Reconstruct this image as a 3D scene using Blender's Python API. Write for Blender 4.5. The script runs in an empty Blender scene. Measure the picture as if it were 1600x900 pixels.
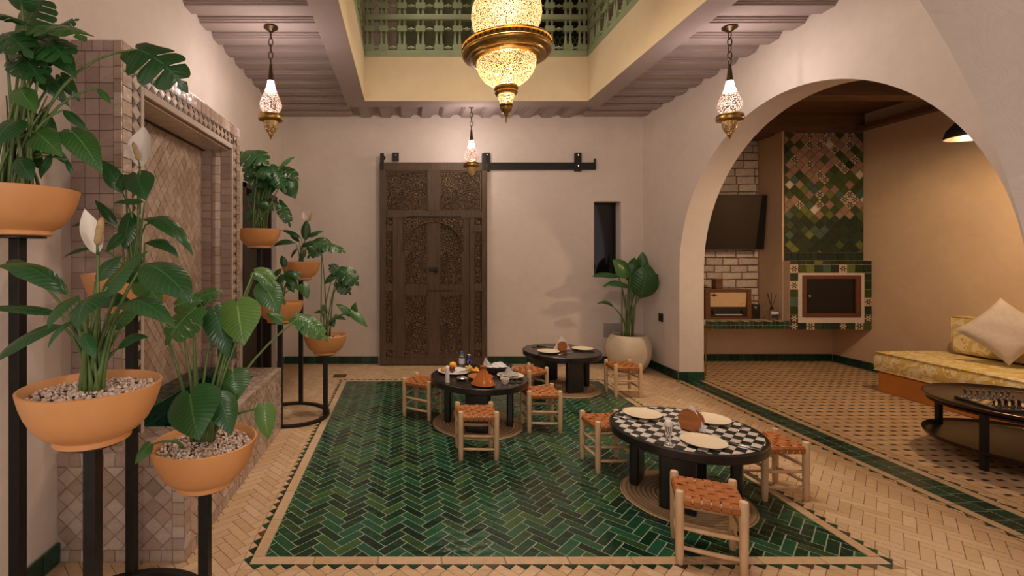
import bpy, math, random
from mathutils import Vector, Matrix

RNG = random.Random(11)
S = bpy.context.scene
COL = S.collection
F, PU, PV, H = 750.0, 633.0, 400.0, 1.4          # focal length (px of 1600), principal point, eye height
PI = math.pi


def P(u, v, y):
    """World point seen at photo position (u, v) at depth y (metres from the camera plane)."""
    return Vector(((u - PU) / F * y, y, H - (v - PV) / F * y))


# ------------------------------------------------------------------ camera, world, lights, exposure
cam_d = bpy.data.cameras.new('camera')
cam_d.sensor_width = 36.0
cam_d.lens = 36.0 * F / 1600.0
cam_d.shift_x = (800 - PU) / 1600.0
cam_d.shift_y = (PV - 450) / 1600.0
cam_d.clip_start = 0.05
cam = bpy.data.objects.new('camera', cam_d)
cam.location = (0, 0, H)
cam.rotation_euler = (PI / 2, 0, 0)
COL.objects.link(cam)
S.camera = cam

W = bpy.data.worlds.new('world')
S.world = W
W.use_nodes = True
W.node_tree.nodes['Background'].inputs[0].default_value = (1.0, 0.85, 0.77, 1)
W.node_tree.nodes['Background'].inputs[1].default_value = 0.36

S.view_settings.view_transform = 'Standard'
S.view_settings.look = 'None'
S.view_settings.exposure = 1.0
S.view_settings.gamma = 1.0
S.view_settings.use_curve_mapping = False
try:
    S.cycles.max_bounces = 8
    S.cycles.diffuse_bounces = 4
    S.cycles.glossy_bounces = 3
    S.cycles.transparent_max_bounces = 8
    S.cycles.transmission_bounces = 6
    S.cycles.caustics_reflective = False
    S.cycles.caustics_refractive = False
    S.cycles.sample_clamp_indirect = 4.0
except Exception:
    pass


def lamp(name, loc, power, color, radius, parent=None, spot=None):
    d = bpy.data.lights.new(name, 'SPOT' if spot else 'POINT')
    if spot:
        d.spot_size = math.radians(spot)
        d.spot_blend = 0.6
    d.energy = power
    d.color = color
    d.shadow_soft_size = radius
    o = bpy.data.objects.new(name, d)
    o.location = loc
    COL.objects.link(o)
    if parent is not None:
        o.parent = parent
    return o


PENDANT_W, PENDANT_C = 11.0, (1.0, 0.82, 0.76)
FILL_SPOT_W, FILL_SPOT_C = 118.0, (1.0, 0.83, 0.67)
CHANDELIER_W, CHANDELIER_C = 125.0, (1.0, 0.78, 0.57)
ALCOVE_W, ALCOVE_C = 44.0, (1.0, 0.68, 0.38)


# ------------------------------------------------------------------ mesh helpers
class MB:
    def __init__(self):
        self.v, self.f, self.uv = [], [], []

    def add(self, vs, fs, uvs=None):
        o = len(self.v)
        self.v += [tuple(p) for p in vs]
        self.f += [tuple(i + o for i in q) for q in fs]
        if uvs is not None:
            self.uv += list(uvs)
        return self

    def box(self, x0, x1, y0, y1, z0, z1):
        return self.add([(x0, y0, z0), (x1, y0, z0), (x1, y1, z0), (x0, y1, z0), (x0, y0, z1), (x1, y0, z1), (x1, y1, z1), (x0, y1, z1)],
                        [(3, 2, 1, 0), (4, 5, 6, 7), (0, 1, 5, 4), (1, 2, 6, 5), (2, 3, 7, 6), (3, 0, 4, 7)])

    def obox(self, M, sx, sy, sz):
        vs = [M @ Vector((x * sx / 2, y * sy / 2, z * sz / 2)) for z in (-1, 1) for (x, y) in ((-1, -1), (1, -1), (1, 1), (-1, 1))]
        return self.add(vs, [(3, 2, 1, 0), (4, 5, 6, 7), (0, 1, 5, 4), (1, 2, 6, 5), (2, 3, 7, 6), (3, 0, 4, 7)])

    def tube(self, pts, rad, n=8, closed=False, flat=None):
        pts = [Vector(p) for p in pts]
        k = len(pts)
        if not hasattr(rad, '__len__'):
            rad = [rad] * k
        vs, fs = [], []
        up = None
        for i, p in enumerate(pts):
            if closed:
                t = pts[(i + 1) % k] - pts[i - 1]
            else:
                t = pts[min(i + 1, k - 1)] - pts[max(i - 1, 0)]
            t.normalize()
            if up is None:
                up = Vector((0, 0, 1)) if abs(t.z) < 0.9 else Vector((1, 0, 0))
            a = (up - t * up.dot(t)).normalized()
            up = a
            b = t.cross(a)
            for j in range(n):
                w = 2 * PI * (j + 0.5) / n
                vs.append(p + a * (math.cos(w) * rad[i]) + b * (math.sin(w) * rad[i] * (flat or 1)))
        for i in range(k if closed else k - 1):
            i2 = (i + 1) % k
            for j in range(n):
                j2 = (j + 1) % n
                fs.append((i * n + j, i * n + j2, i2 * n + j2, i2 * n + j))
        if not closed:
            fs.append(tuple(reversed(range(n))))
            fs.append(tuple((k - 1) * n + j for j in range(n)))
        return self.add(vs, fs)

    def lathe(self, prof, n=24, c=(0, 0, 0), sx=1.0, sy=1.0, cap=True):
        vs, fs = [], []
        for (r, z) in prof:
            for j in range(n):
                w = 2 * PI * j / n
                vs.append((c[0] + r * math.cos(w) * sx, c[1] + r * math.sin(w) * sy, c[2] + z))
        for i in range(len(prof) - 1):
            for j in range(n):
                j2 = (j + 1) % n
                fs.append((i * n + j, i * n + j2, (i + 1) * n + j2, (i + 1) * n + j))
        if cap:
            if prof[0][0] > 1e-5:
                fs.append(tuple(reversed(range(n))))
            if prof[-1][0] > 1e-5:
                fs.append(tuple((len(prof) - 1) * n + j for j in range(n)))
        return self.add(vs, fs)

    def ribbon(self, path, side, width, th):
        """strap along path; side = unit width vector"""
        path = [Vector(p) for p in path]
        k = len(path)
        side = Vector(side)
        vs, fs = [], []
        for i, p in enumerate(path):
            t = (path[min(i + 1, k - 1)] - path[max(i - 1, 0)]).normalized()
            n = side.cross(t).normalized()
            for (a, b) in ((-1, 0), (1, 0), (1, 1), (-1, 1)):
                vs.append(p + side * (a * width / 2) + n * (b * th))
        for i in range(k - 1):
            for j in range(4):
                j2 = (j + 1) % 4
                fs.append((i * 4 + j, i * 4 + j2, i * 4 + 4 + j2, i * 4 + 4 + j))
        fs.append((3, 2, 1, 0))
        fs.append(tuple((k - 1) * 4 + j for j in range(4)))
        return self.add(vs, fs)

    def prism(self, poly, lo, hi, m):
        """poly 2-D points; m(a, b, c) -> world; c from lo to hi"""
        n = len(poly)
        vs = [m(a, b, lo) for a, b in poly] + [m(a, b, hi) for a, b in poly]
        fs = [tuple(reversed(range(n))), tuple(range(n, 2 * n))]
        for j in range(n):
            j2 = (j + 1) % n
            fs.append((j, j2, n + j2, n + j))
        return self.add(vs, fs)

    def mesh(self, name, mat, smooth=False, angle=0.7):
        me = bpy.data.meshes.new(name)
        me.from_pydata(self.v, [], self.f)
        if self.uv:
            l = me.uv_layers.new(name='UVMap')
            for i, lp in enumerate(me.loops):
                l.data[i].uv = self.uv[lp.vertex_index]
        me.update()
        if smooth:
            me.polygons.foreach_set('use_smooth', [True] * len(me.polygons))
            if smooth != 'all':
                me.set_sharp_from_angle(angle=angle)
        if mat is not None:
            me.materials.append(mat)
        return me

    def build(self, name, mat, parent=None, smooth=False, bevel=0.0, local=False):
        return link(name, self.mesh(name, mat, smooth), parent, bevel, local)


def link(name, me, parent=None, bevel=0.0, local=False):
    o = bpy.data.objects.new(name, me)
    COL.objects.link(o)
    if parent is not None:
        o.parent = parent
        if not local:
            o.matrix_parent_inverse = base_matrix(parent).inverted()
    if bevel:
        b = o.modifiers.new('bevel', 'BEVEL')
        b.width = bevel
        b.segments = 2
        b.limit_method = 'ANGLE'
        b.harden_normals = False
    return o


def base_matrix(o):
    m = Matrix.Translation(o.location) @ o.rotation_euler.to_matrix().to_4x4()
    if o.parent is not None:
        m = base_matrix(o.parent) @ o.matrix_parent_inverse @ m
    return m


def tag(o, label, cat, group=None, kind=None):
    o['label'] = label
    o['category'] = cat
    if group:
        o['group'] = group
    if kind:
        o['kind'] = kind
    return o


def thing(name, label, cat, loc=(0, 0, 0), rz=0.0, group=None):
    o = bpy.data.objects.new(name, None)
    o.empty_display_size = 0.05
    o.location = loc
    o.rotation_euler = (0, 0, rz)
    COL.objects.link(o)
    return tag(o, label, cat, group)


def struct(o):
    o['kind'] = 'structure'
    return o


def copy_tree(root, loc, rz=0.0, label=None, group=None):
    kids = {}
    for o in bpy.data.objects:
        if o.parent is not None:
            kids.setdefault(o.parent.name, []).append(o)

    def rec(o, parent):
        c = o.copy()
        COL.objects.link(c)
        c.parent = parent
        if parent is not None:
            c.matrix_parent_inverse = o.matrix_parent_inverse.copy()
        for ch in kids.get(o.name, []):
            rec(ch, c)
        return c
    r = rec(root, None)
    r.location = loc
    r.rotation_euler = (0, 0, rz)
    if label:
        r['label'] = label
    if group:
        r['group'] = group
    return r


# ------------------------------------------------------------------ materials
class NT:
    def __init__(self, name):
        self.m = bpy.data.materials.new(name)
        self.m.use_nodes = True
        self.t = self.m.node_tree
        self.n, self.l = self.t.nodes, self.t.links
        self.b = self.n['Principled BSDF']

    def node(self, kind, **kw):
        x = self.n.new(kind)
        for k, v in kw.items():
            setattr(x, k, v)
        return x

    def set(self, sock, v):
        if isinstance(v, bpy.types.NodeSocket):
            self.l.new(v, sock)
        else:
            sock.default_value = v

    def coord(self, which='Object'):
        return self.node('ShaderNodeTexCoord').outputs[which]

    def mapping(self, vec, scale=(1, 1, 1), rot=(0, 0, 0)):
        x = self.node('ShaderNodeMapping')
        self.l.new(vec, x.inputs[0])
        x.inputs['Scale'].default_value = scale
        x.inputs['Rotation'].default_value = rot
        return x.outputs[0]

    def noise(self, vec, scale, detail=4, rough=0.55, dist=0.0):
        x = self.node('ShaderNodeTexNoise')
        self.l.new(vec, x.inputs['Vector'])
        x.inputs['Scale'].default_value = scale
        x.inputs['Detail'].default_value = detail
        x.inputs['Roughness'].default_value = rough
        x.inputs['Distortion'].default_value = dist
        return x.outputs[0]

    def voronoi(self, vec, scale, feature='F1', out='Distance'):
        x = self.node('ShaderNodeTexVoronoi', feature=feature)
        self.l.new(vec, x.inputs['Vector'])
        x.inputs['Scale'].default_value = scale
        return x.outputs[out]

    def wave(self, vec, scale, dist=0.0, bands='X', kind='BANDS'):
        x = self.node('ShaderNodeTexWave', wave_type=kind)
        if kind == 'BANDS':
            x.bands_direction = bands
        self.l.new(vec, x.inputs['Vector'])
        x.inputs['Scale'].default_value = scale
        x.inputs['Distortion'].default_value = dist
        x.inputs['Detail'].default_value = 3
        return x.outputs[1]

    def math(self, op, a, b=0.0, c=0.0):
        x = self.node('ShaderNodeMath', operation=op)
        for s, v in zip(x.inputs, (a, b, c)):
            self.set(s, v)
        return x.outputs[0]

    def ramp(self, fac, stops, const=False):
        x = self.node('ShaderNodeValToRGB')
        self.l.new(fac, x.inputs[0])
        cr = x.color_ramp
        cr.interpolation = 'CONSTANT' if const else 'LINEAR'
        while len(cr.elements) < len(stops):
            cr.elements.new(0.5)
        for e, (p, c) in zip(cr.elements, stops):
            e.position = p
            e.color = (*c, 1) if len(c) == 3 else c
        return x.outputs[0]

    def mix(self, fac, a, b, mode='MIX'):
        x = self.node('ShaderNodeMix', data_type='RGBA', blend_type=mode)
        self.set(x.inputs[0], fac)
        for s, v in ((x.inputs[6], a), (x.inputs[7], b)):
            if isinstance(v, tuple) and len(v) == 3:
                v = (*v, 1)
            self.set(s, v)
        return x.outputs[2]

    def bump(self, height, strength=0.3, dist=0.01):
        x = self.node('ShaderNodeBump')
        x.inputs['Strength'].default_value = strength
        x.inputs['Distance'].default_value = dist
        self.l.new(height, x.inputs['Height'])
        self.l.new(x.outputs[0], self.b.inputs['Normal'])

    def base(self, col, rough=0.5, metal=0.0, spec=None, coat=0.0):
        if isinstance(col, tuple) and len(col) == 3:
            col = (*col, 1)
        self.set(self.b.inputs['Base Color'], col)
        self.set(self.b.inputs['Roughness'], rough)
        self.set(self.b.inputs['Metallic'], metal)
        if spec is not None:
            self.b.inputs['Specular IOR Level'].default_value = spec
        if coat:
            self.b.inputs['Coat Weight'].default_value = coat
            self.b.inputs['Coat Roughness'].default_value = 0.1
        return self.m


def plain(name, c1, c2=None, scale=6.0, rough=0.5, metal=0.0, bump=0.0, bscale=60.0, coat=0.0, stretch=(1, 1, 1), spec=None):
    n = NT(name)
    v = n.mapping(n.coord(), stretch)
    c2 = c2 or tuple(x * 0.85 for x in c1)
    col = n.mix(n.ramp(n.noise(v, scale), [(0.3, (0, 0, 0)), (0.7, (1, 1, 1))]), c1, c2)
    if bump:
        n.bump(n.noise(v, bscale, 6), bump, 0.01)
    return n.base(col, rough, metal, spec, coat)


def tilemat(name, cols, rough=0.3, bump=0.1, mottling=0.25, coat=0.0):
    """each tile its own shade: random per object and per loose piece"""
    n = NT(name)
    oi = n.node('ShaderNodeObjectInfo').outputs['Random']
    ge = n.node('ShaderNodeNewGeometry').outputs['Random Per Island']
    r = n.math('FRACT', n.math('ADD', oi, ge))
    k = len(cols)
    col = n.ramp(r, [((i + 0.0) / k, c) for i, c in enumerate(cols)], const=True)
    v = n.coord()
    nz = n.noise(v, 30, 3)
    dark = n.mix(1.0, col, (0.55, 0.55, 0.55), 'MULTIPLY')
    f = n.math('MULTIPLY', n.ramp(nz, [(0.35, (0, 0, 0)), (0.75, (1, 1, 1))]), mottling * 2)
    col = n.mix(f, col, dark)
    if bump:
        n.bump(n.noise(v, 14, 2), bump, 0.02)
    return n.base(col, n.math('ADD', n.math('MULTIPLY', nz, 0.2), rough - 0.1), 0, None, coat)


def plaster(name, c1, c2, bump=0.25):
    n = NT(name)
    v = n.coord()
    a = n.noise(v, 1.3, 5, 0.6)
    b = n.noise(v, 9, 4, 0.6, 0.6)
    f = n.math('ADD', n.math('MULTIPLY', a, 0.6), n.math('MULTIPLY', b, 0.4))
    col = n.mix(n.ramp(f, [(0.35, (0, 0, 0)), (0.65, (1, 1, 1))]), c1, c2)
    n.bump(n.noise(v, 16, 5, 0.6, 0.8), bump, 0.01)
    return n.base(col, 0.75, 0, 0.3)


M = {}
M['plaster'] = plaster('plaster', (0.75, 0.665, 0.605), (0.68, 0.595, 0.535))
M['soffit'] = plaster('soffit', (0.40, 0.325, 0.30), (0.365, 0.295, 0.27), 0.1)  # grey mauve puts the shade under the ceiling into the plaster colour
M['cream'] = plaster('cream_plaster', (0.66, 0.54, 0.36), (0.60, 0.49, 0.32), 0.1)
M['tadelakt'] = plaster('tadelakt', (0.64, 0.465, 0.31), (0.56, 0.395, 0.26), 0.15)
M['grout_light'] = plain('pale_grout', (0.40, 0.26, 0.15), (0.33, 0.21, 0.115), 20, 0.85)
M['grout_green'] = plain('green_tile_grout', (0.30, 0.33, 0.23), (0.19, 0.22, 0.15), 15, 0.8)
M['grout_zellige'] = plain('zellige_grout', (0.46, 0.35, 0.295), (0.41, 0.31, 0.26), 15, 0.8)
M['green'] = tilemat('green_glazed_tile', [(0.006, 0.036, 0.016), (0.011, 0.062, 0.026), (0.005, 0.024, 0.012), (0.016, 0.085, 0.036), (0.026, 0.065, 0.020),
                                           (0.009, 0.054, 0.026), (0.036, 0.092, 0.024), (0.007, 0.036, 0.018), (0.014, 0.080, 0.040), (0.006, 0.028, 0.013)], 0.2, 0.3, 0.2)
M['greendark'] = tilemat('dark_green_tile', [(0.006, 0.045, 0.025), (0.01, 0.065, 0.035), (0.005, 0.03, 0.02), (0.008, 0.055, 0.03)], 0.25, 0.15)
M['beige'] = tilemat('beige_bejmat', [(0.56, 0.37, 0.205), (0.60, 0.40, 0.23), (0.52, 0.34, 0.185), (0.58, 0.395, 0.245), (0.54, 0.355, 0.20), (0.62, 0.43, 0.26)], 0.36, 0.12, 0.12)
M['beigeband'] = tilemat('beige_band_tile', [(0.55, 0.36, 0.20), (0.52, 0.33, 0.18), (0.58, 0.39, 0.23)], 0.36, 0.12, 0.2)
M['dashdark'] = tilemat('dark_inset_tile', [(0.05, 0.03, 0.02), (0.07, 0.05, 0.025), (0.04, 0.035, 0.025), (0.10, 0.06, 0.03)], 0.35, 0.1)
M['zellige'] = tilemat('pink_beige_zellige', [(0.47, 0.35, 0.28), (0.54, 0.42, 0.35), (0.42, 0.30, 0.23), (0.58, 0.46, 0.39), (0.50, 0.36, 0.29), (0.39, 0.29, 0.21),
                                              (0.52, 0.40, 0.31), (0.45, 0.33, 0.28)], 0.26, 0.3, 0.2)
M['zelligewarm'] = tilemat('warm_beige_zellige', [(0.50, 0.375, 0.285), (0.55, 0.425, 0.335), (0.46, 0.335, 0.25), (0.57, 0.45, 0.36)], 0.24, 0.3, 0.2)
M['zelligemauve'] = tilemat('mauve_zellige', [(0.42, 0.31, 0.265), (0.46, 0.345, 0.295), (0.39, 0.285, 0.24), (0.49, 0.37, 0.315)], 0.26, 0.2, 0.2)
M['olive'] = tilemat('olive_zellige', [(0.045, 0.035, 0.018), (0.06, 0.045, 0.022), (0.075, 0.05, 0.025)], 0.55, 0.1)
M['whitebrick'] = tilemat('whitewashed_brick', [(0.60, 0.48, 0.39), (0.66, 0.53, 0.44), (0.56, 0.44, 0.35), (0.63, 0.50, 0.42)], 0.8, 0.5, 0.3)
M['mortar'] = plain('dark_mortar', (0.16, 0.10, 0.07), (0.10, 0.06, 0.04), 12, 0.95)
M['iron'] = plain('black_iron', (0.02, 0.018, 0.016), (0.03, 0.026, 0.022), 20, 0.45, 0.6, 0.1, 80)
M['blackwood'] = plain('black_lacquered_wood', (0.010, 0.009, 0.009), (0.016, 0.014, 0.013), 10, 0.28, 0, 0.05, 40)
M['terracotta'] = plain('terracotta', (0.72, 0.345, 0.13), (0.65, 0.295, 0.105), 7, 0.42, 0, 0.06, 30)
M['gravel'] = tilemat('pink_gravel', [(0.78, 0.58, 0.46), (0.84, 0.68, 0.57), (0.62, 0.42, 0.30), (0.88, 0.76, 0.67), (0.74, 0.53, 0.40)], 0.8, 0, 0.1)
M['soil'] = plain('soil', (0.09, 0.055, 0.035), (0.05, 0.03, 0.02), 40, 0.95)
M['potwhite'] = plain('cream_ceramic', (0.70, 0.60, 0.46), (0.58, 0.46, 0.32), 4, 0.5, 0, 0.05, 20)
M['wood'] = plain('pale_peeled_wood', (0.70, 0.49, 0.29), (0.59, 0.38, 0.20), 5, 0.6, 0, 0.15, 40, 0, (6, 6, 1))
M['leather'] = plain('tan_leather', (0.42, 0.145, 0.034), (0.31, 0.095, 0.021), 14, 0.45, 0, 0.15, 60)
M['brass'] = plain('aged_brass', (0.42, 0.27, 0.08), (0.24, 0.14, 0.04), 18, 0.34, 0.95, 0.1, 50)
M['bronze'] = plain('dark_bronze', (0.075, 0.045, 0.022), (0.045, 0.028, 0.014), 18, 0.4, 0.8, 0.1, 50)
M['silver'] = plain('aged_silver', (0.30, 0.27, 0.23), (0.20, 0.18, 0.15), 40, 0.32, 0.9)
M['copper'] = plain('dark_copper', (0.10, 0.065, 0.045), (0.06, 0.04, 0.03), 8, 0.32, 0.85, 0.05, 40)
M['steel'] = plain('steel', (0.55, 0.53, 0.50), (0.45, 0.43, 0.41), 10, 0.25, 0.95)
M['plate'] = plain('cream_stoneware', (0.74, 0.62, 0.44), (0.68, 0.55, 0.37), 6, 0.4, 0, 0.03, 30)
M['white'] = plain('white_ceramic', (0.78, 0.74, 0.70), (0.72, 0.67, 0.62), 6, 0.35)
M['napkin'] = plain('white_paper', (0.82, 0.79, 0.77), (0.74, 0.71, 0.70), 8, 0.85, 0, 0.2, 40)
M['greycloth'] = plain('grey_cloth', (0.38, 0.34, 0.33), (0.30, 0.27, 0.26), 10, 0.9, 0, 0.2, 200)
M['balustrade'] = plain('green_painted_wood', (0.29, 0.335, 0.20), (0.24, 0.28, 0.16), 8, 0.55, 0, 0.08, 40)
M['ceilwood'] = plain('stained_wood', (0.16, 0.075, 0.03), (0.10, 0.045, 0.018), 3, 0.55, 0, 0.1, 30, 0, (1, 12, 12))
M['doorwood'] = plain('weathered_wood', (0.125, 0.078, 0.042), (0.070, 0.045, 0.026), 4, 0.65, 0, 0.4, 40, 0, (10, 10, 1))
M['darkdoor'] = plain('dark_brown_wood', (0.035, 0.022, 0.015), (0.02, 0.013, 0.009), 4, 0.5, 0, 0.1, 30, 0, (8, 8, 1))
M['orangebase'] = plain('ochre_plaster', (0.58, 0.22, 0.035), (0.50, 0.18, 0.028), 3, 0.5, 0, 0.08, 20)
M['linen'] = plain('off_white_linen', (0.62, 0.52, 0.44), (0.55, 0.46, 0.39), 30, 0.95, 0, 0.4, 250)
M['blackglass'] = plain('black_glass', (0.006, 0.006, 0.007), (0.008, 0.007, 0.007), 3, 0.09)
M['blackplastic'] = plain('black_plastic', (0.012, 0.012, 0.012), (0.018, 0.018, 0.018), 8, 0.4)
M['radiowood'] = plain('walnut_veneer', (0.16, 0.065, 0.022), (0.09, 0.035, 0.012), 3, 0.35, 0, 0.05, 30, 0, (1, 10, 10))
M['radiocloth'] = plain('cream_speaker_cloth', (0.66, 0.45, 0.25), (0.60, 0.40, 0.21), 60, 0.85, 0, 0.3, 300)
M['redwood'] = plain('reddish_frame', (0.15, 0.045, 0.018), (0.10, 0.03, 0.012), 6, 0.45)
M['wovenbasket'] = plain('dark_wicker', (0.035, 0.022, 0.016), (0.02, 0.013, 0.01), 60, 0.6, 0, 0.6, 120)
M['glaze'] = plain('glazed_tagine', (0.40, 0.115, 0.022), (0.33, 0.085, 0.016), 8, 0.16)
M['olivewood'] = plain('orange_wood', (0.52, 0.19, 0.055), (0.26, 0.08, 0.025), 6, 0.3, 0, 0, 30, 0, (1, 1, 5))
M['orange'] = plain('orange_peel', (0.90, 0.42, 0.02), (0.85, 0.36, 0.02), 10, 0.45, 0, 0.2, 120)
M['plum'] = plain('dark_red_skin', (0.16, 0.02, 0.02), (0.10, 0.012, 0.015), 6, 0.3)
M['pear'] = plain('yellow_fruit_flesh', (0.75, 0.58, 0.16), (0.66, 0.44, 0.10), 20, 0.5)
M['bread'] = plain('golden_pastry', (0.58, 0.30, 0.08), (0.42, 0.19, 0.05), 20, 0.7, 0, 0.3, 60)
M['purple'] = plain('purple_can_print', (0.05, 0.025, 0.14), (0.04, 0.02, 0.11), 10, 0.3)
M['bluecap'] = plain('blue_plastic', (0.10, 0.18, 0.55), (0.09, 0.16, 0.5), 10, 0.4)
M['labelpaper'] = plain('pale_label', (0.60, 0.60, 0.72), (0.5, 0.5, 0.64), 20, 0.5)


def glassmat(name, tint, rough=0.03):
    n = NT(name)
    n.base(tint, rough)
    n.b.inputs['Transmission Weight'].default_value = 0.9
    n.b.inputs['IOR'].default_value = 1.35
    return n.m


M['bottle'] = glassmat('clear_plastic', (0.75, 0.82, 0.95))
M['amber'] = glassmat('clear_amber_glass', (0.75, 0.60, 0.40))
M['clearglass'] = glassmat('clear_glass', (0.9, 0.9, 0.9))


def matmat():
    n = NT('esparto_mat')
    v = n.coord()
    sp = n.node('ShaderNodeSeparateXYZ')
    n.l.new(v, sp.inputs[0])
    r = n.math('SQRT', n.math('ADD', n.math('MULTIPLY', sp.outputs[0], sp.outputs[0]), n.math('MULTIPLY', sp.outputs[1], sp.outputs[1])))
    w = n.math('SINE', n.math('MULTIPLY', r, 2 * PI / .0264))
    col = n.mix(n.noise(v, 60), (0.46, 0.30, 0.15), (0.62, 0.44, 0.25))
    col = n.mix(n.math('MULTIPLY', n.math('LESS_THAN', w, -.45), .75), col, (0.20, 0.12, 0.055))
    n.bump(n.math('ADD', n.noise(v, 160), w), 0.5, 0.01)
    return n.base(col, 0.85)


M['mat'] = matmat()


def tabletop():
    n = NT('black_tile_top')
    v = n.coord()
    r = n.ramp(n.noise(v, 6, 5), [(0.35, (0.012, 0.010, 0.010)), (0.7, (0.035, 0.03, 0.028))])
    n.bump(n.noise(v, 12, 3), 0.08, 0.01)
    return n.base(r, 0.24)


M['tabletop'] = tabletop()


def carved():
    n = NT('carved_wood_relief')
    v = n.coord()
    # scrolling arabesque: distorted cells and rings in the panel plane
    d = n.noise(v, 9, 2)
    mp = n.node('ShaderNodeVectorMath', operation='MULTIPLY_ADD')
    n.l.new(d, mp.inputs[0])
    mp.inputs[1].default_value = (0.09, 0.09, 0.09)
    n.l.new(v, mp.inputs[2])
    e = n.voronoi(mp.outputs[0], 36, 'DISTANCE_TO_EDGE')
    ring = n.wave(mp.outputs[0], 20, 6, 'DIAGONAL')
    h = n.math('ADD', n.math('MULTIPLY', n.ramp(e, [(0.03, (0, 0, 0)), (0.16, (1, 1, 1))]), 0.55), n.math('MULTIPLY', ring, 0.45))
    col = n.ramp(h, [(0.15, (0.020, 0.012, 0.007)), (0.5, (0.10, 0.060, 0.029)), (0.85, (0.29, 0.19, 0.10))])
    big = n.noise(v, 3, 3)
    col = n.mix(n.ramp(big, [(0.35, (0, 0, 0)), (0.7, (0.6, 0.6, 0.6))]), col, (0.075, 0.04, 0.02))
    n.bump(h, 1.0, 0.02)
    return n.base(col, 0.65)


M['carved'] = carved()


def brocade():
    n = NT('yellow_brocade')
    v = n.coord()
    d = n.noise(v, 5, 2)
    mp = n.node('ShaderNodeVectorMath', operation='MULTIPLY_ADD')
    n.l.new(d, mp.inputs[0])
    mp.inputs[1].default_value = (0.35, 0.35, 0.35)
    n.l.new(v, mp.inputs[2])
    w = n.wave(mp.outputs[0], 3.4, 7.0, 'DIAGONAL')
    e = n.voronoi(mp.outputs[0], 7, 'SMOOTH_F1')
    f = n.math('ADD', n.math('MULTIPLY', w, 0.6), n.math('MULTIPLY', e, 0.6))
    col = n.ramp(f, [(0.38, (0.80, 0.66, 0.38)), (0.44, (0.52, 0.33, 0.05)), (0.50, (0.60, 0.40, 0.09)), (0.53, (0.84, 0.71, 0.44)), (0.64, (0.80, 0.65, 0.36)), (0.67, (0.56, 0.36, 0.06)), (0.80, (0.66, 0.46, 0.13))])
    n.bump(n.noise(v, 180), 0.25, 0.005)
    return n.base(col, 0.55)


M['brocade'] = brocade()


def leafmat(name, c1, c2, vein):
    n = NT(name)
    uv = n.node('ShaderNodeUVMap').outputs[0]
    sp = n.node('ShaderNodeSeparateXYZ')
    n.l.new(uv, sp.inputs[0])
    t = n.math('ABSOLUTE', n.math('SUBTRACT', sp.outputs[1], 0.5))      # 0 at the midrib
    s = sp.outputs[0]
    rnd = n.node('ShaderNodeObjectInfo').outputs['Random']
    col = n.mix(rnd, c1, c2)
    nz = n.noise(n.coord(), 14, 3)
    col = n.mix(n.math('MULTIPLY', nz, 0.6), col, tuple(x * 0.55 for x in c1))
    ribs = n.math('SINE', n.math('MULTIPLY', n.math('SUBTRACT', s, n.math('MULTIPLY', t, 0.35)), 75.0))
    ribm = n.math('MULTIPLY', n.math('GREATER_THAN', ribs, 0.93), 0.35)
    mid = n.math('LESS_THAN', t, 0.02)
    col = n.mix(n.math('MAXIMUM', ribm, n.math('MULTIPLY', mid, 0.8)), col, vein)
    n.bump(ribs, 0.12, 0.004)
    n.base(col, 0.28)
    n.b.inputs['Subsurface Weight'].default_value = 0.0
    tr = n.node('ShaderNodeBsdfTranslucent')
    n.l.new(col, tr.inputs[0])
    mx = n.node('ShaderNodeMixShader')
    mx.inputs[0].default_value = 0.18
    n.l.new(n.b.outputs[0], mx.inputs[1])
    n.l.new(tr.outputs[0], mx.inputs[2])
    n.l.new(mx.outputs[0], n.n['Material Output'].inputs[0])
    return n.m


M['leafdark'] = leafmat('dark_leaf', (0.022, 0.088, 0.022), (0.038, 0.135, 0.033), (0.07, 0.18, 0.06))
M['leafmid'] = leafmat('mid_green_leaf', (0.040, 0.140, 0.026), (0.065, 0.190, 0.036), (0.16, 0.30, 0.10))
M['leaflight'] = leafmat('light_green_leaf', (0.095, 0.220, 0.030), (0.13, 0.27, 0.045), (0.28, 0.42, 0.13))
M['stem'] = plain('green_stem', (0.13, 0.21, 0.055), (0.09, 0.14, 0.04), 12, 0.45)
M['stembrown'] = plain('brown_stem', (0.14, 0.10, 0.045), (0.09, 0.06, 0.03), 12, 0.5)
M['spathe'] = plain('white_spathe', (0.80, 0.74, 0.66), (0.72, 0.66, 0.56), 8, 0.5)
M['spadix'] = plain('pale_spadix', (0.66, 0.45, 0.22), (0.50, 0.32, 0.14), 60, 0.6, 0, 0.8, 300)


def pierced(name, glow, strength, metal, scale, openness):
    """glass behind fine pierced metal, lit from inside (a lamp, it gives off light)"""
    n = NT(name)
    v = n.coord()
    d = n.voronoi(v, scale)
    hole = n.ramp(d, [(openness - 0.08, (1, 1, 1)), (openness + 0.08, (0, 0, 0))])
    big = n.noise(v, 9, 2)
    n.base(metal, 0.4, 0.6)
    em = n.node('ShaderNodeEmission')
    em.inputs[0].default_value = (*glow, 1)
    n.l.new(n.math('MULTIPLY', n.math('ADD', big, 0.5), strength), em.inputs[1])
    tr = n.node('ShaderNodeBsdfTransparent')
    half = n.node('ShaderNodeMixShader')
    half.inputs[0].default_value = 0.5
    n.l.new(em.outputs[0], half.inputs[1])
    n.l.new(tr.outputs[0], half.inputs[2])
    mx = n.node('ShaderNodeMixShader')
    n.l.new(hole, mx.inputs[0])
    n.l.new(n.b.outputs[0], mx.inputs[1])
    n.l.new(half.outputs[0], mx.inputs[2])
    n.l.new(mx.outputs[0], n.n['Material Output'].inputs[0])
    return n.m


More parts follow.
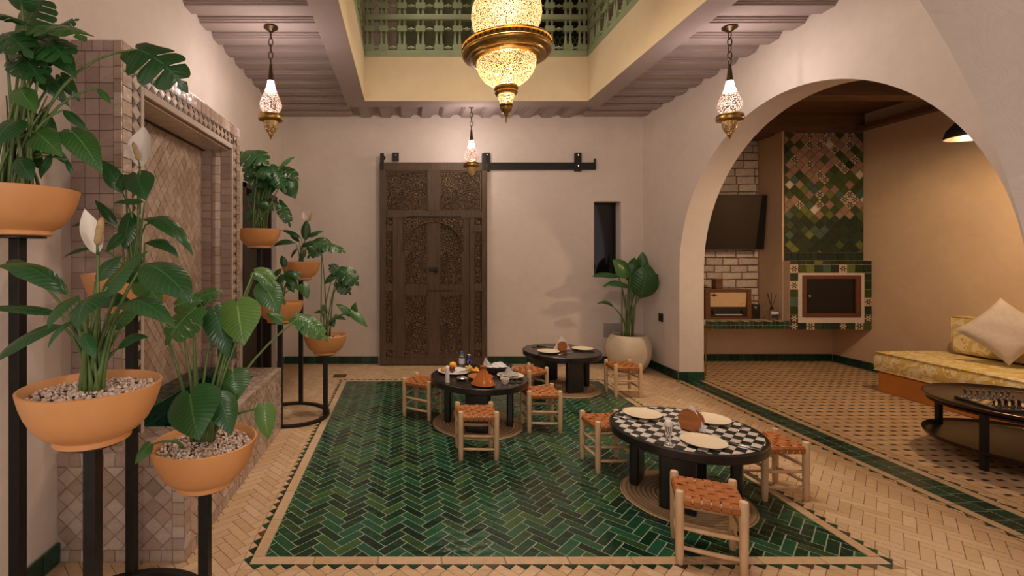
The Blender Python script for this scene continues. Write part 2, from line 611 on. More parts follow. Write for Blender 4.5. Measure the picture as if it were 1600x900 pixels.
def emit(name, col, strength):
    n = NT(name)
    n.base(col, 0.5)
    n.b.inputs['Emission Color'].default_value = (*col, 1)
    n.b.inputs['Emission Strength'].default_value = strength
    return n.m


M['chglass'] = pierced('pierced_amber_glass', (1.0, 0.74, 0.38), 2.1, (0.30, 0.17, 0.045), 190, 0.40)
M['pdglass'] = pierced('pierced_pale_glass', (1.0, 0.66, 0.52), 2.4, (0.26, 0.14, 0.08), 170, 0.40)
M['bulb'] = emit('lamp_bulb', (1.0, 0.90, 0.86), 14.0)
M['bulbwarm'] = emit('warm_bulb', (1.0, 0.72, 0.40), 10.0)


def petal(name, ground, fig):
    """hand-painted flower tile: eight petals round the tile centre"""
    n = NT(name)
    sp = n.node('ShaderNodeSeparateXYZ')
    n.l.new(n.coord(), sp.inputs[0])
    x, y = sp.outputs[0], sp.outputs[1]
    rr = n.math('SQRT', n.math('ADD', n.math('MULTIPLY', x, x), n.math('MULTIPLY', y, y)))
    th = n.math('ARCTAN2', y, x)
    edge = n.math('MULTIPLY_ADD', n.math('ABSOLUTE', n.math('COSINE', n.math('MULTIPLY', th, 3.0))), 0.034, 0.008)
    inside = n.math('LESS_THAN', rr, edge)
    core = n.math('LESS_THAN', rr, 0.008)
    f = n.math('SUBTRACT', inside, core)
    return n.base(n.mix(f, ground, fig), 0.3)


M['petal_cream'] = petal('flower_tile_on_cream', (0.55, 0.42, 0.30), (0.03, 0.035, 0.02))
M['petal_dark'] = petal('flower_tile_on_dark', (0.04, 0.03, 0.02), (0.56, 0.42, 0.30))
M['t_dark'] = tilemat('deep_green_fireplace_tile', [(0.012, 0.03, 0.015), (0.018, 0.04, 0.02), (0.012, 0.024, 0.016)], 0.3, 0.1)
M['t_green'] = tilemat('olive_green_fireplace_tile', [(0.05, 0.075, 0.02), (0.035, 0.06, 0.018), (0.06, 0.09, 0.025)], 0.3, 0.1)
M['t_lime'] = tilemat('lime_fireplace_tile', [(0.14, 0.17, 0.035), (0.11, 0.14, 0.03)], 0.3, 0.1)
M['t_teal'] = tilemat('teal_fireplace_tile', [(0.05, 0.10, 0.075), (0.06, 0.12, 0.09)], 0.3, 0.1)
M['t_pink'] = tilemat('dusty_pink_fireplace_tile', [(0.32, 0.19, 0.12), (0.28, 0.17, 0.11), (0.36, 0.22, 0.14)], 0.35, 0.1)
M['t_white'] = tilemat('white_fireplace_tile', [(0.62, 0.52, 0.42)], 0.3, 0.1)
M['tt_black'] = tilemat('black_table_tile', [(0.012, 0.018, 0.014), (0.02, 0.028, 0.02)], 0.25, 0.08)
M['tt_white'] = tilemat('white_table_tile', [(0.66, 0.58, 0.52), (0.60, 0.52, 0.46), (0.70, 0.62, 0.56)], 0.25, 0.08)


# ------------------------------------------------------------------ tiles as pieces
def clip_half(poly, nx, ny, c):
    out = []
    k = len(poly)
    for i in range(k):
        a, b = poly[i], poly[(i + 1) % k]
        da, db = nx * a[0] + ny * a[1] - c, nx * b[0] + ny * b[1] - c
        if da <= 0:
            out.append(a)
        if (da < 0 < db) or (db < 0 < da):
            t = da / (da - db)
            out.append((a[0] + (b[0] - a[0]) * t, a[1] + (b[1] - a[1]) * t))
    return out


def ccw(poly):
    a = sum(poly[i - 1][0] * poly[i][1] - poly[i][0] * poly[i - 1][1] for i in range(len(poly)))
    return poly if a > 0 else poly[::-1]


def area(poly):
    return abs(sum(poly[i - 1][0] * poly[i][1] - poly[i][0] * poly[i - 1][1] for i in range(len(poly)))) / 2


def clip_to(poly, region, grow=0.0):
    region = ccw(region)
    for i in range(len(region)):
        a, b = region[i], region[(i + 1) % len(region)]
        dx, dy = b[0] - a[0], b[1] - a[1]
        l = math.hypot(dx, dy) or 1
        nx, ny = dy / l, -dx / l
        poly = clip_half(poly, nx, ny, nx * a[0] + ny * a[1] + grow)
        if len(poly) < 3:
            return []
    return poly


def subtract_rect(poly, x0, x1, y0, y1):
    """pieces of poly outside a rectangle"""
    out = []
    left = clip_half(poly, 1, 0, x0)
    right = clip_half(poly, -1, 0, -x1)
    mid = clip_half(clip_half(poly, -1, 0, -x0) or [(0, 0)], 1, 0, x1)
    for q in (left, right):
        if len(q) > 2:
            out.append(q)
    if len(mid) > 2:
        for q in (clip_half(mid, 0, 1, y0), clip_half(mid, 0, -1, -y1)):
            if len(q) > 2:
                out.append(q)
    return out


CACHE = {}


def field(parent, name, items, frame, h=0.006, gap=0.004, ch=0.0012, nmax=300, tilt=0.004, min_area=3e-5):
    """items = [(polygon, material)]. The pieces that show largest become objects; the others one 'stuff' part per material."""
    O, U, V, N = (Vector(x) for x in frame)
    pieces = []
    for poly, mat in items:
        q = clip_to(ccw(poly), ccw(poly), -gap / 2)
        if len(q) < 3 or area(q) < min_area:
            continue
        cx = sum(p[0] for p in q) / len(q)
        cy = sum(p[1] for p in q) / len(q)
        w = O + U * cx + V * cy
        d = Vector((0, 0, H)) - w
        s = area(q) * abs(N.dot(d.normalized())) / d.length_squared
        if w.y > 0.3:
            u, v = PU + F * w.x / w.y, PV - F * (w.z - H) / w.y
            if not (-20 < u < 1620 and -20 < v < 915):
                s *= 0.001
        else:
            s = 0
        pieces.append((s, q, cx, cy, w, mat))
    pieces.sort(key=lambda p: -p[0])

    def verts(q, cx, cy, a=0.0, b=0.0):
        pts = [(x - cx, y - cy) for x, y in q]
        r = max(math.sqrt(area(q)) / 2, 0.004)
        k = max(0.5, 1 - ch / r)
        lo = [(x, y, 0.0) for x, y in pts]
        hi = [(x * k, y * k, h + a * x + b * y) for x, y in pts]
        return lo, hi

    def faces(n):
        return [tuple(range(n, 2 * n))] + [(j, (j + 1) % n, n + (j + 1) % n, n + j) for j in range(n)]
    R3 = Matrix((U, V, N)).transposed()
    rest = {}
    pm = base_matrix(parent).inverted()
    for i, (s, q, cx, cy, w, mat) in enumerate(pieces):
        a, b = RNG.gauss(0, tilt), RNG.gauss(0, tilt)
        if i < nmax:
            key = (round(h, 5), mat.name, tuple((round(x - cx, 4), round(y - cy, 4)) for x, y in q))
            me = CACHE.get(key)
            if me is None:
                lo, hi = verts(q, cx, cy)
                m = MB().add(lo + hi, faces(len(q)))
                me = CACHE[key] = m.mesh(name, mat)
            o = bpy.data.objects.new(name, me)
            COL.objects.link(o)
            o.parent = parent
            o.matrix_parent_inverse = pm
            o.matrix_basis = Matrix.Translation(w) @ R3.to_4x4() @ Matrix.Rotation(b, 4, 'X') @ Matrix.Rotation(-a, 4, 'Y')
        else:
            lo, hi = verts(q, cx, cy, a, b)
            m = rest.setdefault(mat.name, (MB(), mat))[0]
            m.add([w + R3 @ Vector(p) for p in lo + hi], faces(len(q)))
    for m, mat in rest.values():
        o = m.build(name + '_field', mat, parent)
        o['kind'] = 'stuff'


def herringbone(x0, x1, y0, y1, w=0.05, ratio=3):
    """zigzag rows along x, tiles at 45 degrees"""
    out = []
    c, s = math.cos(PI / 4) * w, math.sin(PI / 4) * w
    L = ratio
    cx, cy = (x0 + x1) / 2, (y0 + y1) / 2
    N = int(max(x1 - x0, y1 - y0) / w * 1.2) + 8
    for n in range(-N, N):
        for m in range(-N // L, N // L + 1):
            for (a, b, la, lb) in ((n + 2 * L * m, n, L, 1), (n, n - 2 * L + 1 + 2 * L * m, 1, L)):
                # lattice turned by 45 degrees so that the (1, -1) direction runs along x
                pts = [(cx + i * c - j * s, cy + i * s + j * c) for (i, j) in ((a, b), (a + la, b), (a + la, b + lb), (a, b + lb))]
                mx = sum(p[0] for p in pts) / 4
                my = sum(p[1] for p in pts) / 4
                if x0 - 0.2 < mx < x1 + 0.2 and y0 - 0.2 < my < y1 + 0.2:
                    q = clip_to(pts, [(x0, y0), (x1, y0), (x1, y1), (x0, y1)])
                    if len(q) > 2:
                        out.append(q)
    return out


def squares(x0, x1, y0, y1, sx, sy=None, off=0.0):
    sy = sy or sx
    out = []
    nx, ny = max(1, round((x1 - x0) / sx)), max(1, round((y1 - y0) / sy))
    dx, dy = (x1 - x0) / nx, (y1 - y0) / ny
    for j in range(ny):
        o = off * dx * (j % 2)
        for i in range(-1 if o else 0, nx):
            a, b = max(x0, x0 + i * dx + o), min(x1, x0 + (i + 1) * dx + o)
            if b - a > 0.004:
                out.append([(a, y0 + j * dy), (b, y0 + j * dy), (b, y0 + (j + 1) * dy), (a, y0 + (j + 1) * dy)])
    return out


def diamonds(x0, x1, y0, y1, side, tall=1.0):
    out = []
    d = side * math.sqrt(2) / 2
    dy = d * tall
    for j in range(int((y1 - y0) / dy) + 3):
        for i in range(int((x1 - x0) / (2 * d)) + 3):
            cx = x0 + 2 * d * i + (d if j % 2 else 0) - d
            cy = y0 + dy * j - dy * 0.5
            q = clip_to([(cx + d, cy), (cx, cy + dy), (cx - d, cy), (cx, cy - dy)], [(x0, y0), (x1, y0), (x1, y1), (x0, y1)])
            if len(q) > 2:
                out.append(q)
    return out


XY = ((0, 0, 0), (1, 0, 0), (0, 1, 0), (0, 0, 1))
# ================================================================== THE SETTING
XL, XR, XRO = -1.59, 3.095, 3.37           # left wall, arch wall (room face, alcove face)
YB, YA, XA = 6.25, 6.40, 5.70              # back wall, alcove back wall, alcove far side wall
ZC, ZJ, ZS = 3.24, 3.20, 3.15              # ceiling, joist underside, beam underside
SX0, SX1, SY0, SY1 = -0.455, 2.06, 2.15, 5.42   # skylight opening
ACY, ACZ, AR = 3.90, 1.224, 1.5166         # arch in the wall

# ---- floors
GT = 0.006
floor = struct(MB().box(-2.4, XRO, -0.6, YB + 0.1, -0.12, -GT).build('floor', M['grout_light']))
RX0, RX1, RY0, RY1 = -0.655, 2.16, 2.235, 5.36      # green field
BW = 0.055
fr = ((0, 0, -GT), (1, 0, 0), (0, 1, 0), (0, 0, 1))
MB().box(RX0 - .002, RX1 + .002, RY0 - .002, RY1 + .002, -GT, -.0012).build('grout_bed', M['grout_green'], floor)
field(floor, 'green_tile', [(q, M['green']) for q in herringbone(RX0, RX1, RY0, RY1)], fr, GT, 0.0038, nmax=300)
# beige band round the field
band = []
for (a0, a1, b0, b1, sx, sy) in ((RX0 - BW, RX1 + BW, RY0 - BW, RY0, .3, BW), (RX0 - BW, RX1 + BW, RY1, RY1 + BW, .3, BW),
                                 (RX0 - BW, RX0, RY0, RY1, BW, .3), (RX1, RX1 + BW, RY0, RY1, BW, .3)):
    band += [(q, M['beigeband']) for q in squares(a0, a1, b0, b1, sx, sy)]
field(floor, 'border_tile', band, fr, GT + .0005, 0.003, nmax=80)
# dark triangles pointing outwards, beige between them
TP, TH = 0.0707, 0.0354
QX0, QX1, QY0, QY1 = RX0 - BW, RX1 + BW, RY0 - BW, RY1 + BW
tri, tri_b = [], []


def saw(x0, y0, dx, dy, ox, oy, length, pitch=TP, height=TH):
    n = round(length / pitch)
    p = length / n
    for i in range(n):
        a = (x0 + dx * p * i, y0 + dy * p * i)
        b = (x0 + dx * p * (i + 1), y0 + dy * p * (i + 1))
        m = ((a[0] + b[0]) / 2 + ox * height, (a[1] + b[1]) / 2 + oy * height)
        tri.append(([a, b, m], M['dashdark' if i % 4 == 3 else 'greendark']))
        m2 = (m[0] - dx * p, m[1] - dy * p)
        tri_b.append(([a, m, m2], M['beige']))


saw(QX0, QY0, 1, 0, 0, -1, QX1 - QX0)
saw(QX0, QY1, 1, 0, 0, 1, QX1 - QX0)
saw(QX0, QY0, 0, 1, -1, 0, QY1 - QY0)
saw(QX1, QY0, 0, 1, 1, 0, QY1 - QY0)
# threshold strip under the arch: triangles, band, two rows of green tiles, band, triangles
saw(3.055, 1.2, 0, 1, -1, 0, 4.2, 0.09, 0.03)
field(floor, 'triangle_tile', tri, fr, GT, 0.002, nmax=150)
field(floor, 'beige_triangle_tile', tri_b, fr, GT, 0.002, nmax=0)
MB().box(3.108, 3.312, 1.2, 5.46, -GT, -.001).build('grout_bed', M['grout_green'], floor)
strip = [(q, M['beigeband']) for q in squares(3.055, 3.11, 1.2, 5.41, .055, .3)]
strip += [(q, M['greendark']) for q in squares(3.11, 3.21, 1.2, 5.41, .10, .09)]
strip += [(q, M['greendark']) for q in squares(3.21, 3.31, 1.2, 5.455, .10, .09)]
strip += [(q, M['beigeband']) for q in squares(3.31, 3.37, 1.2, 5.41, .06, .3)]
field(floor, 'threshold_tile', strip, fr, GT, 0.004, nmax=150)
beige = []
for q in herringbone(XL, 3.02, 1.5, YB, 0.05):
    for p in subtract_rect(q, QX0 - TH, QX1 + TH, QY0 - TH, QY1 + TH):
        beige.append((p, M['beige']))
field(floor, 'beige_tile', beige, fr, GT, 0.0018, ch=.0008, nmax=300, tilt=.003)
field(floor, 'edge_tile', [(q, M['beigeband']) for q in squares(3.02, 3.055, 5.41, YB, .035, .2)], fr, GT, 0.003, nmax=0)
# drain cover near the back of the floor
dp = P(531, 587, 5.6)
g = thing('floor_drain', 'small square brass drain grate set in the beige floor near the back wall', 'drain', (dp.x, dp.y, 0))
MB().box(dp.x - .075, dp.x + .075, dp.y - .075, dp.y + .075, 0.0005, 0.003).build('drain_plate', M['copper'], g)
for k in range(5):
    MB().box(dp.x - .06, dp.x + .06, dp.y - .055 + k * .025, dp.y - .045 + k * .025, 0.003, 0.005).build('grate_bar', M['brass'], g)

alcove_floor = struct(MB().box(XRO, XA + .1, -0.6, YA + .1, -0.12, -GT).build('alcove_floor', M['grout_light']))
items, dark = [], []
c = 0.094
nx, ny = int((4.95 - XRO - .10) / c), int((YA - 1.6) / c)
for j in range(ny + 1):
    for i in range(nx + 9):
        x0, y0 = XRO + .09 + i * c, 1.6 + j * c
        if x0 + c > XA or y0 + c > YA:
            continue
        items.append(([(x0, y0), (x0 + c, y0), (x0 + c, y0 + .068), (x0, y0 + .068)], M['beige']))
        items.append(([(x0, y0 + .068), (x0 + c - .044, y0 + .068), (x0 + c - .044, y0 + c), (x0, y0 + c)], M['beige']))
        dark.append(([(x0 + c - .044, y0 + .068), (x0 + c, y0 + .068), (x0 + c, y0 + c), (x0 + c - .044, y0 + c)], M['dashdark']))
field(alcove_floor, 'beige_tile', items, fr, GT, 0.0012, nmax=200, tilt=0.002)
field(alcove_floor, 'dark_inset_tile', dark, fr, GT + .0002, 0.001, nmax=200, tilt=0.002, min_area=1e-5)
edge = []
n = int(4.2 / .09)
for i in range(n):
    y0 = 1.3 + i * .09
    edge.append(([(XRO, y0), (XRO + .035, y0 + .02), (XRO, y0 + .09)], M['dashdark']))
    edge.append(([(XRO + .035, y0 + .02), (XRO + .035, y0 + .11), (XRO, y0 + .09)], M['beige']))
    edge.append(([(XRO + .035, y0), (XRO + .085, y0), (XRO + .085, y0 + .09), (XRO + .035, y0 + .09)], M['beigeband']))
field(alcove_floor, 'edge_tile', edge, fr, GT, 0.002, nmax=120)

# ---- walls
wx0, wx1, wz0, wz1 = 2.458, 2.81, 1.12, 2.11
b = MB()
for (a0, a1, z0, z1) in ((XL - .25, wx0, 0, ZC + .1), (wx1, XRO, 0, ZC + .1), (wx0, wx1, 0, wz0), (wx0, wx1, wz1, ZC + .1)):
    b.box(a0, a1, YB, YB + .25, z0, z1)
struct(b.build('wall_back', M['plaster']))
win = struct(MB().box(wx0 - .02, wx1 + .02, YB + .175, YB + .20, wz0 - .02, wz1 + .02).build('window_1', M['blackglass']))
fm = MB()
for (a0, a1, z0, z1) in ((wx0, wx0 + .02, wz0, wz1), (wx1 - .02, wx1, wz0, wz1), (wx0, wx1, wz0, wz0 + .02), (wx0, wx1, wz1 - .02, wz1)):
    fm.box(a0, a1, YB + .155, YB + .175, z0, z1)
fm.build('window_frame', M['iron'], win)

dY0, dY1, dZ = 4.70, 5.93, 2.13
b = MB()
for (y0, y1, z0, z1) in ((1.05, dY0, 0, ZC + .1), (dY1, YB, 0, ZC + .1), (dY0, dY1, dZ, ZC + .1)):
    b.box(XL - .22, XL, y0, y1, z0, z1)
struct(b.build('wall_left', M['plaster']))
d1 = struct(MB().box(XL - .21, XL - .15, dY0, dY1, 0, dZ).build('door_1', M['darkdoor']))
fm = MB()
fm.box(XL - .14, XL + .012, dY0, dY0 + .07, 0, dZ)
fm.box(XL - .14, XL + .012, dY0 - .0, dY1, dZ - .05, dZ)
fm.box(XL - .15, XL - .06, dY1 - .03, dY1, 0, dZ)
fm.build('door_frame', M['darkdoor'], d1)
for z in (0.12, 1.15):
    MB().box(XL - .15, XL - .138, 4.95, 5.40, z, z + (.9 if z < 1 else .85)).build('door_panel', M['darkdoor'], d1)


def arch_wall(name, m, a0, a1, top, ca, cz, r, t0, t1, mat, n=56):
    b = MB()
    arc = [(ca + r * math.cos(PI * i / n), cz + r * math.sin(PI * i / n)) for i in range(n + 1)]
    for (t, flip) in ((t0, False), (t1, True)):
        def q(pts):
            vs = [m(x, z, t) for x, z in pts]
            b.add(vs, [tuple(range(len(vs)))] if not flip else [tuple(reversed(range(len(vs))))])
        for i in range(n):
            p, s = arc[i + 1], arc[i]
            q([p, s, (s[0], top), (p[0], top)])
        q([(a0, 0), (ca - r, 0), (ca - r, cz), (ca - r, top), (a0, top)])
        q([(ca + r, 0), (a1, 0), (a1, top), (ca + r, top), (ca + r, cz)])
    o = len(b.v)
    ring = [(ca + r, 0)] + arc + [(ca - r, 0)]
    for x, z in ring:
        b.v += [tuple(m(x, z, t0)), tuple(m(x, z, t1))]
    for i in range(len(ring) - 1):
        k = o + 2 * i
        b.f.append((k, k + 1, k + 3, k + 2))
    for (x, s) in ((a0, 1), (a1, -1)):
        b.add([m(x, 0, t0), m(x, 0, t1), m(x, top, t1), m(x, top, t0)], [(0, 1, 2, 3)])
    b.add([m(a0, top, t0), m(a1, top, t0), m(a1, top, t1), m(a0, top, t1)], [(0, 1, 2, 3)])
    return struct(b.build(name, mat, None, True))


arch_wall('wall_right', lambda a, z, t: (t, a, z), 1.05, YB, ZC + .1, ACY, ACZ, AR, XR, XRO, M['plaster'])
arch_wall('wall_front', lambda a, z, t: (a, t, z), -2.6, 3.6, ZC + .1, -0.36, 0.99, 1.774, 1.05, 0.66, M['plaster'])
struct(MB().box(XRO, XA + .2, YA, YA + .2, 0, 3.3).build('wall_alcove_back', M['tadelakt']))
struct(MB().box(XA, XA + .2, 0.9, YA, 0, 3.3).build('wall_alcove_side', M['tadelakt']))


# ---- skirting tiles
def skirting(name, segs, th=0.018, hz=0.095, w=0.102):
    root = None
    for (a, bb, nrm) in segs:
        a, bb, nrm = Vector((*a, 0)), Vector((*bb, 0)), Vector((*nrm, 0))
        L = (bb - a).length
        u = (bb - a).normalized()
        fb = MB().prism([(0, 0), (L, 0), (L, hz), (0, hz)], 0.0005, th * 0.5, lambda x, z, t, a=a, u=u, nrm=nrm: a + u * x + nrm * t + Vector((0, 0, z)))
        if root is None:
            root = struct(fb.build(name, M['grout_green']))
        else:
            fb.build('tile_bed', M['grout_green'], root)
        field(root, 'skirting_tile', [(q, M['greendark']) for q in squares(0, L, 0.002, hz, w, hz)], (a + nrm * th * .5, u, (0, 0, 1), nrm), th * .5, .003, nmax=300, tilt=.01)
    return root


skirting('baseboard_back', [((XL + .02, YB), (-.35, YB), (0, -1)), ((1.075, YB), (XR - .02, YB), (0, -1))])
skirting('baseboard_right', [((XR, YB - .02), (XR, ACY + AR), (-1, 0)), ((XR - .018, ACY + AR), (XRO, ACY + AR), (0, -1)), ((XR, ACY - AR), (XR, 1.06), (-1, 0))])
skirting('baseboard_left', [((XL, 1.06), (XL, 2.19), (1, 0)), ((XL, 3.92), (XL, dY0 - .01), (1, 0)), ((XL, dY1 + .01), (XL, YB - .02), (1, 0))])
skirting('baseboard_alcove', [((XRO + .02, YA), (XA - .02, YA), (0, -1)), ((XA, YA - .02), (XA, 4.99), (-1, 0))])

# ---- ceiling with skylight opening, beams and joists
b = MB()
for (x0, x1, y0, y1) in ((XL - .2, SX0 - .02, .66, YB + .2), (SX1 + .02, XRO, .66, YB + .2), (SX0 - .02, SX1 + .02, .66, SY0 - .02), (SX0 - .02, SX1 + .02, SY1 + .02, YB + .2)):
    b.box(x0, x1, y0, y1, ZC, ZC + .12)
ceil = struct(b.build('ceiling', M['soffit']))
BM = 0.22
for (x0, x1, y0, y1) in ((SX0 - BM, SX0 - .006, SY0 - BM, SY1 + BM), (SX1 + .006, SX1 + BM, SY0 - BM, SY1 + BM), (SX0 - .006, SX1 + .006, SY0 - BM, SY0 - .006), (SX0 - .006, SX1 + .006, SY1 + .006, SY1 + BM)):
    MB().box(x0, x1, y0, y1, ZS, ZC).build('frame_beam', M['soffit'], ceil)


def joist(along, c, a0, a1):
    b = MB()
    for (w, z0, z1) in ((.12, ZJ, ZJ + .013), (.15, ZJ + .013, ZJ + .026), (.18, ZJ + .026, ZC)):
        if along == 'x':
            b.box(a0, a1, c - w / 2, c + w / 2, z0, z1)
        else:
            b.box(c - w / 2, c + w / 2, a0, a1, z0, z1)
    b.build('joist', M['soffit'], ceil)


k = -9
while True:
    y = 3.77 + .26 * k
    k += 1
    if y > 6.15:
        break
    if y < 1.15:
        continue
    joist('x', y, XL, SX0 - BM)
    joist('x', y, SX1 + BM, XR)
for k in range(-6, 7):
    x = .79 + .26 * k
    if SX0 - BM + .08 < x < SX1 + BM - .08:
        joist('y', x, SY1 + BM, YB)
        joist('y', x, 1.06, SY0 - BM)

# ---- skylight shaft: plastered upstand, green turned railings, upper gallery
b = MB()
ZL = 3.65
for (x0, x1, y0, y1) in ((SX0 - .12, SX0, SY0 - .12, SY1 + .12), (SX1, SX1 + .12, SY0 - .12, SY1 + .12), (SX0, SX1, SY0 - .12, SY0), (SX0, SX1, SY1, SY1 + .12)):
    b.box(x0, x1, y0, y1, ZC + .121, ZL)
for (x0, x1, y0, y1) in ((SX0 - .005, SX0, SY0 - .005, SY1 + .005), (SX1, SX1 + .005, SY0 - .005, SY1 + .005), (SX0, SX1, SY0 - .005, SY0), (SX0, SX1, SY1, SY1 + .005)):
    b.box(x0, x1, y0, y1, ZS - .001, ZC + .121)
struct(b.build('wall_skylight', M['cream'], None))


def spindle_mesh(L, r):
    """turned spindle along +z"""
    prof = [(r * .7, 0), (r * .9, L * .08), (r * .55, L * .14), (r, L * .25), (r * .65, L * .4), (r * .6, L * .5), (r * .65, L * .6), (r, L * .75), (r * .55, L * .86), (r * .9, L * .92), (r * .7, L)]
    return prof


def railing(label, p0, p1, nrm):
    """panel of turned posts and beads between three rails; runs from p0 to p1, nrm points into the shaft"""
    p0, p1, nrm = Vector((*p0, 0)), Vector((*p1, 0)), Vector((*nrm, 0))
    L = (p1 - p0).length
    u = (p1 - p0).normalized()
    mid = (p0 + p1) / 2
    root = thing('gallery_railing', label, 'railing', (mid.x, mid.y, ZL))

    def at(a, t, z):
        return p0 + u * a - nrm * t + Vector((0, 0, z))
    for (z0, z1, t0, t1) in ((ZL, ZL + .075, 0.0, .07), (4.075, 4.135, .005, .065), (4.55, 4.62, 0.0, .07)):
        MB().prism([(0, z0), (L, z0), (L, z1), (0, z1)], t0, t1, lambda a, z, t: at(a, t, z)).build('rail', M['balustrade'], root, False, .006)
    n = round(L / .2155)
    step = L / n
    R = Matrix((u, -nrm, (0, 0, 1))).transposed().to_4x4()
    post = MB().lathe(spindle_mesh(.365, .022), 8).mesh('spindle', M['balustrade'], True, 1.2)
    post2 = MB().lathe(spindle_mesh(.415, .022), 8).mesh('spindle', M['balustrade'], True, 1.2)
    cube = MB().box(-.054, .054, -.022, .022, -.032, .032).mesh('block', M['balustrade'])
    bead = MB()
    bead.lathe([(r, z - .06) for r, z in [(.006, 0), (.008, .02), (.016, .03), (.010, .04), (.027, .06), (.010, .08), (.016, .09), (.008, .10), (.006, .12)]], 8)
    bead_me = MB()
    bead_me.add([(z, y, x) for x, y, z in bead.v], bead.f)
    bead_me = bead_me.mesh('bead', M['balustrade'], 'all')

    def put(me, name, a, t, z):
        o = link(name, me, root, 0, True)
        o.matrix_basis = Matrix.Translation(at(a, t, z) - Vector((mid.x, mid.y, ZL))) @ R
    for i in range(n + 1):
        a = min(max(i * step, .05), L - .05)
        for s in (-.027, .027):
            put(post, 'spindle', a + s, .035, ZL + .07)
            put(post2, 'spindle', a + s, .035, 4.135)
        for z in (3.765, 3.975, 4.24, 4.45):
            put(cube, 'block', a, .035, z)
            if i < n:
                put(bead_me, 'bead', i * step + step / 2, .035, z)
    return root


railing('green turned wood railing facing out above the skylight rim over the carved door', (SX0 - .0, SY1), (SX1, SY1), (0, -1))
railing('green turned wood railing on the arch side above the skylight rim', (SX1, SY1 + .0), (SX1, SY0), (-1, 0))
railing('green turned wood railing on the fountain side above the skylight rim', (SX0, SY0), (SX0, SY1), (1, 0))
gal = MB()
gal.box(-1.7, 3.3, 6.5, 6.6, ZC + .42, 6.2)
gal.box(-1.7, -1.6, 2, 6.5, ZC + .42, 6.2)
gal.box(3.2, 3.3, 2, 6.5, ZC + .42, 6.2)
struct(gal.build('wall_gallery', M['plaster']))
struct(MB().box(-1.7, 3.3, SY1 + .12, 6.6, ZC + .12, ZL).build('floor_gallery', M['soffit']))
struct(MB().box(-1.7, 3.3, 1.4, 6.6, 6.2, 6.3).build('ceiling_gallery_added', M['cream']))  # unseen roof, added to keep world light out of the shaft
struct(MB().box(-1.7, 3.3, 1.3, 1.4, ZC + .12, 6.2).build('wall_gallery_front', M['plaster']))
sh = thing('gallery_shutter', 'wide dull green wooden shutter on the upper gallery wall', 'shutter', (.62, 6.47, ZL))
MB().box(-.1, 1.15, 6.44, 6.5, ZL + .0, 5.6).build('shutter_frame', M['balustrade'], sh)
for i in range(4):
    MB().box(-.06 + i * .3, .2 + i * .3, 6.425, 6.44, ZL + .25, 5.4).build('shutter_panel', M['balustrade'], sh)
gr = thing('window_grille', 'dark window with a pale diamond lattice on the upper gallery wall', 'grille', (1.95, 6.47, 4.1))
MB().box(1.5, 2.45, 6.46, 6.5, 4.15, 5.3).build('dark_pane', M['blackglass'], gr)
for i in range(14):
    for s in (-1, 1):
        x = 1.5 + (i + .5) * .068
        MB().tube([(x, 6.45, 4.15), (x + s * .10, 6.45, 4.35)], .006, 4).build('lattice_bar', M['balustrade'], gr)

# ---- alcove ceiling, beams
ac = struct(MB().box(XRO, XA + .2, .66, YA + .2, 3.18, 3.30).build('ceiling_alcove', M['ceilwood']))
for i in range(24):
    MB().box(XRO, XA, .9 + i * .23, .9 + i * .23 + .222, 3.16, 3.18).build('plank', M['ceilwood'], ac)
for y in (5.95, 4.65, 3.35, 2.05):
    MB().box(XRO, XA, y, y + .16, 2.95, 3.16).build('beam', M['ceilwood'], ac, False, .008)
MB().box(XA - .12, XA, .9, YA, 2.95, 3.0).build('wall_plate', M['ceilwood'], ac)
MB().box(XRO, XA, YA - .3, YA, 2.93, 2.97).build('wall_plate', M['ceilwood'], ac)
# ================================================================== ALCOVE
# whitewashed bricks on the back wall, between the arch and the chimney breast
CB_X, CB_Y = 4.69, 5.97                      # chimney breast
bp = struct(MB().box(XRO, CB_X, YA - .012, YA, .60, 2.93).build('brick_panel', M['mortar']))
bricks = []
z = .61
row = 0
while z < 2.92:
    hgt = RNG.uniform(.088, .108)
    x = XRO - (0.12 if row % 2 else 0.0)
    while x < CB_X:
        w = RNG.uniform(.20, .30)
        q = [(x, z + RNG.uniform(-.006, .006)), (x + w, z + RNG.uniform(-.006, .006)), (x + w, z + hgt + RNG.uniform(-.006, .004)), (x, z + hgt + RNG.uniform(-.006, .004))]
        q = clip_to(q, [(XRO, .6), (CB_X, .6), (CB_X, 2.93), (XRO, 2.93)])
        if len(q) > 2:
            bricks.append((q, M['whitebrick']))
        x += w
    z += hgt
    row += 1
field(bp, 'brick', bricks, ((0, YA - .012, 0), (1, 0, 0), (0, 0, 1), (0, -1, 0)), .018, .010, ch=.003, nmax=300, tilt=.02)

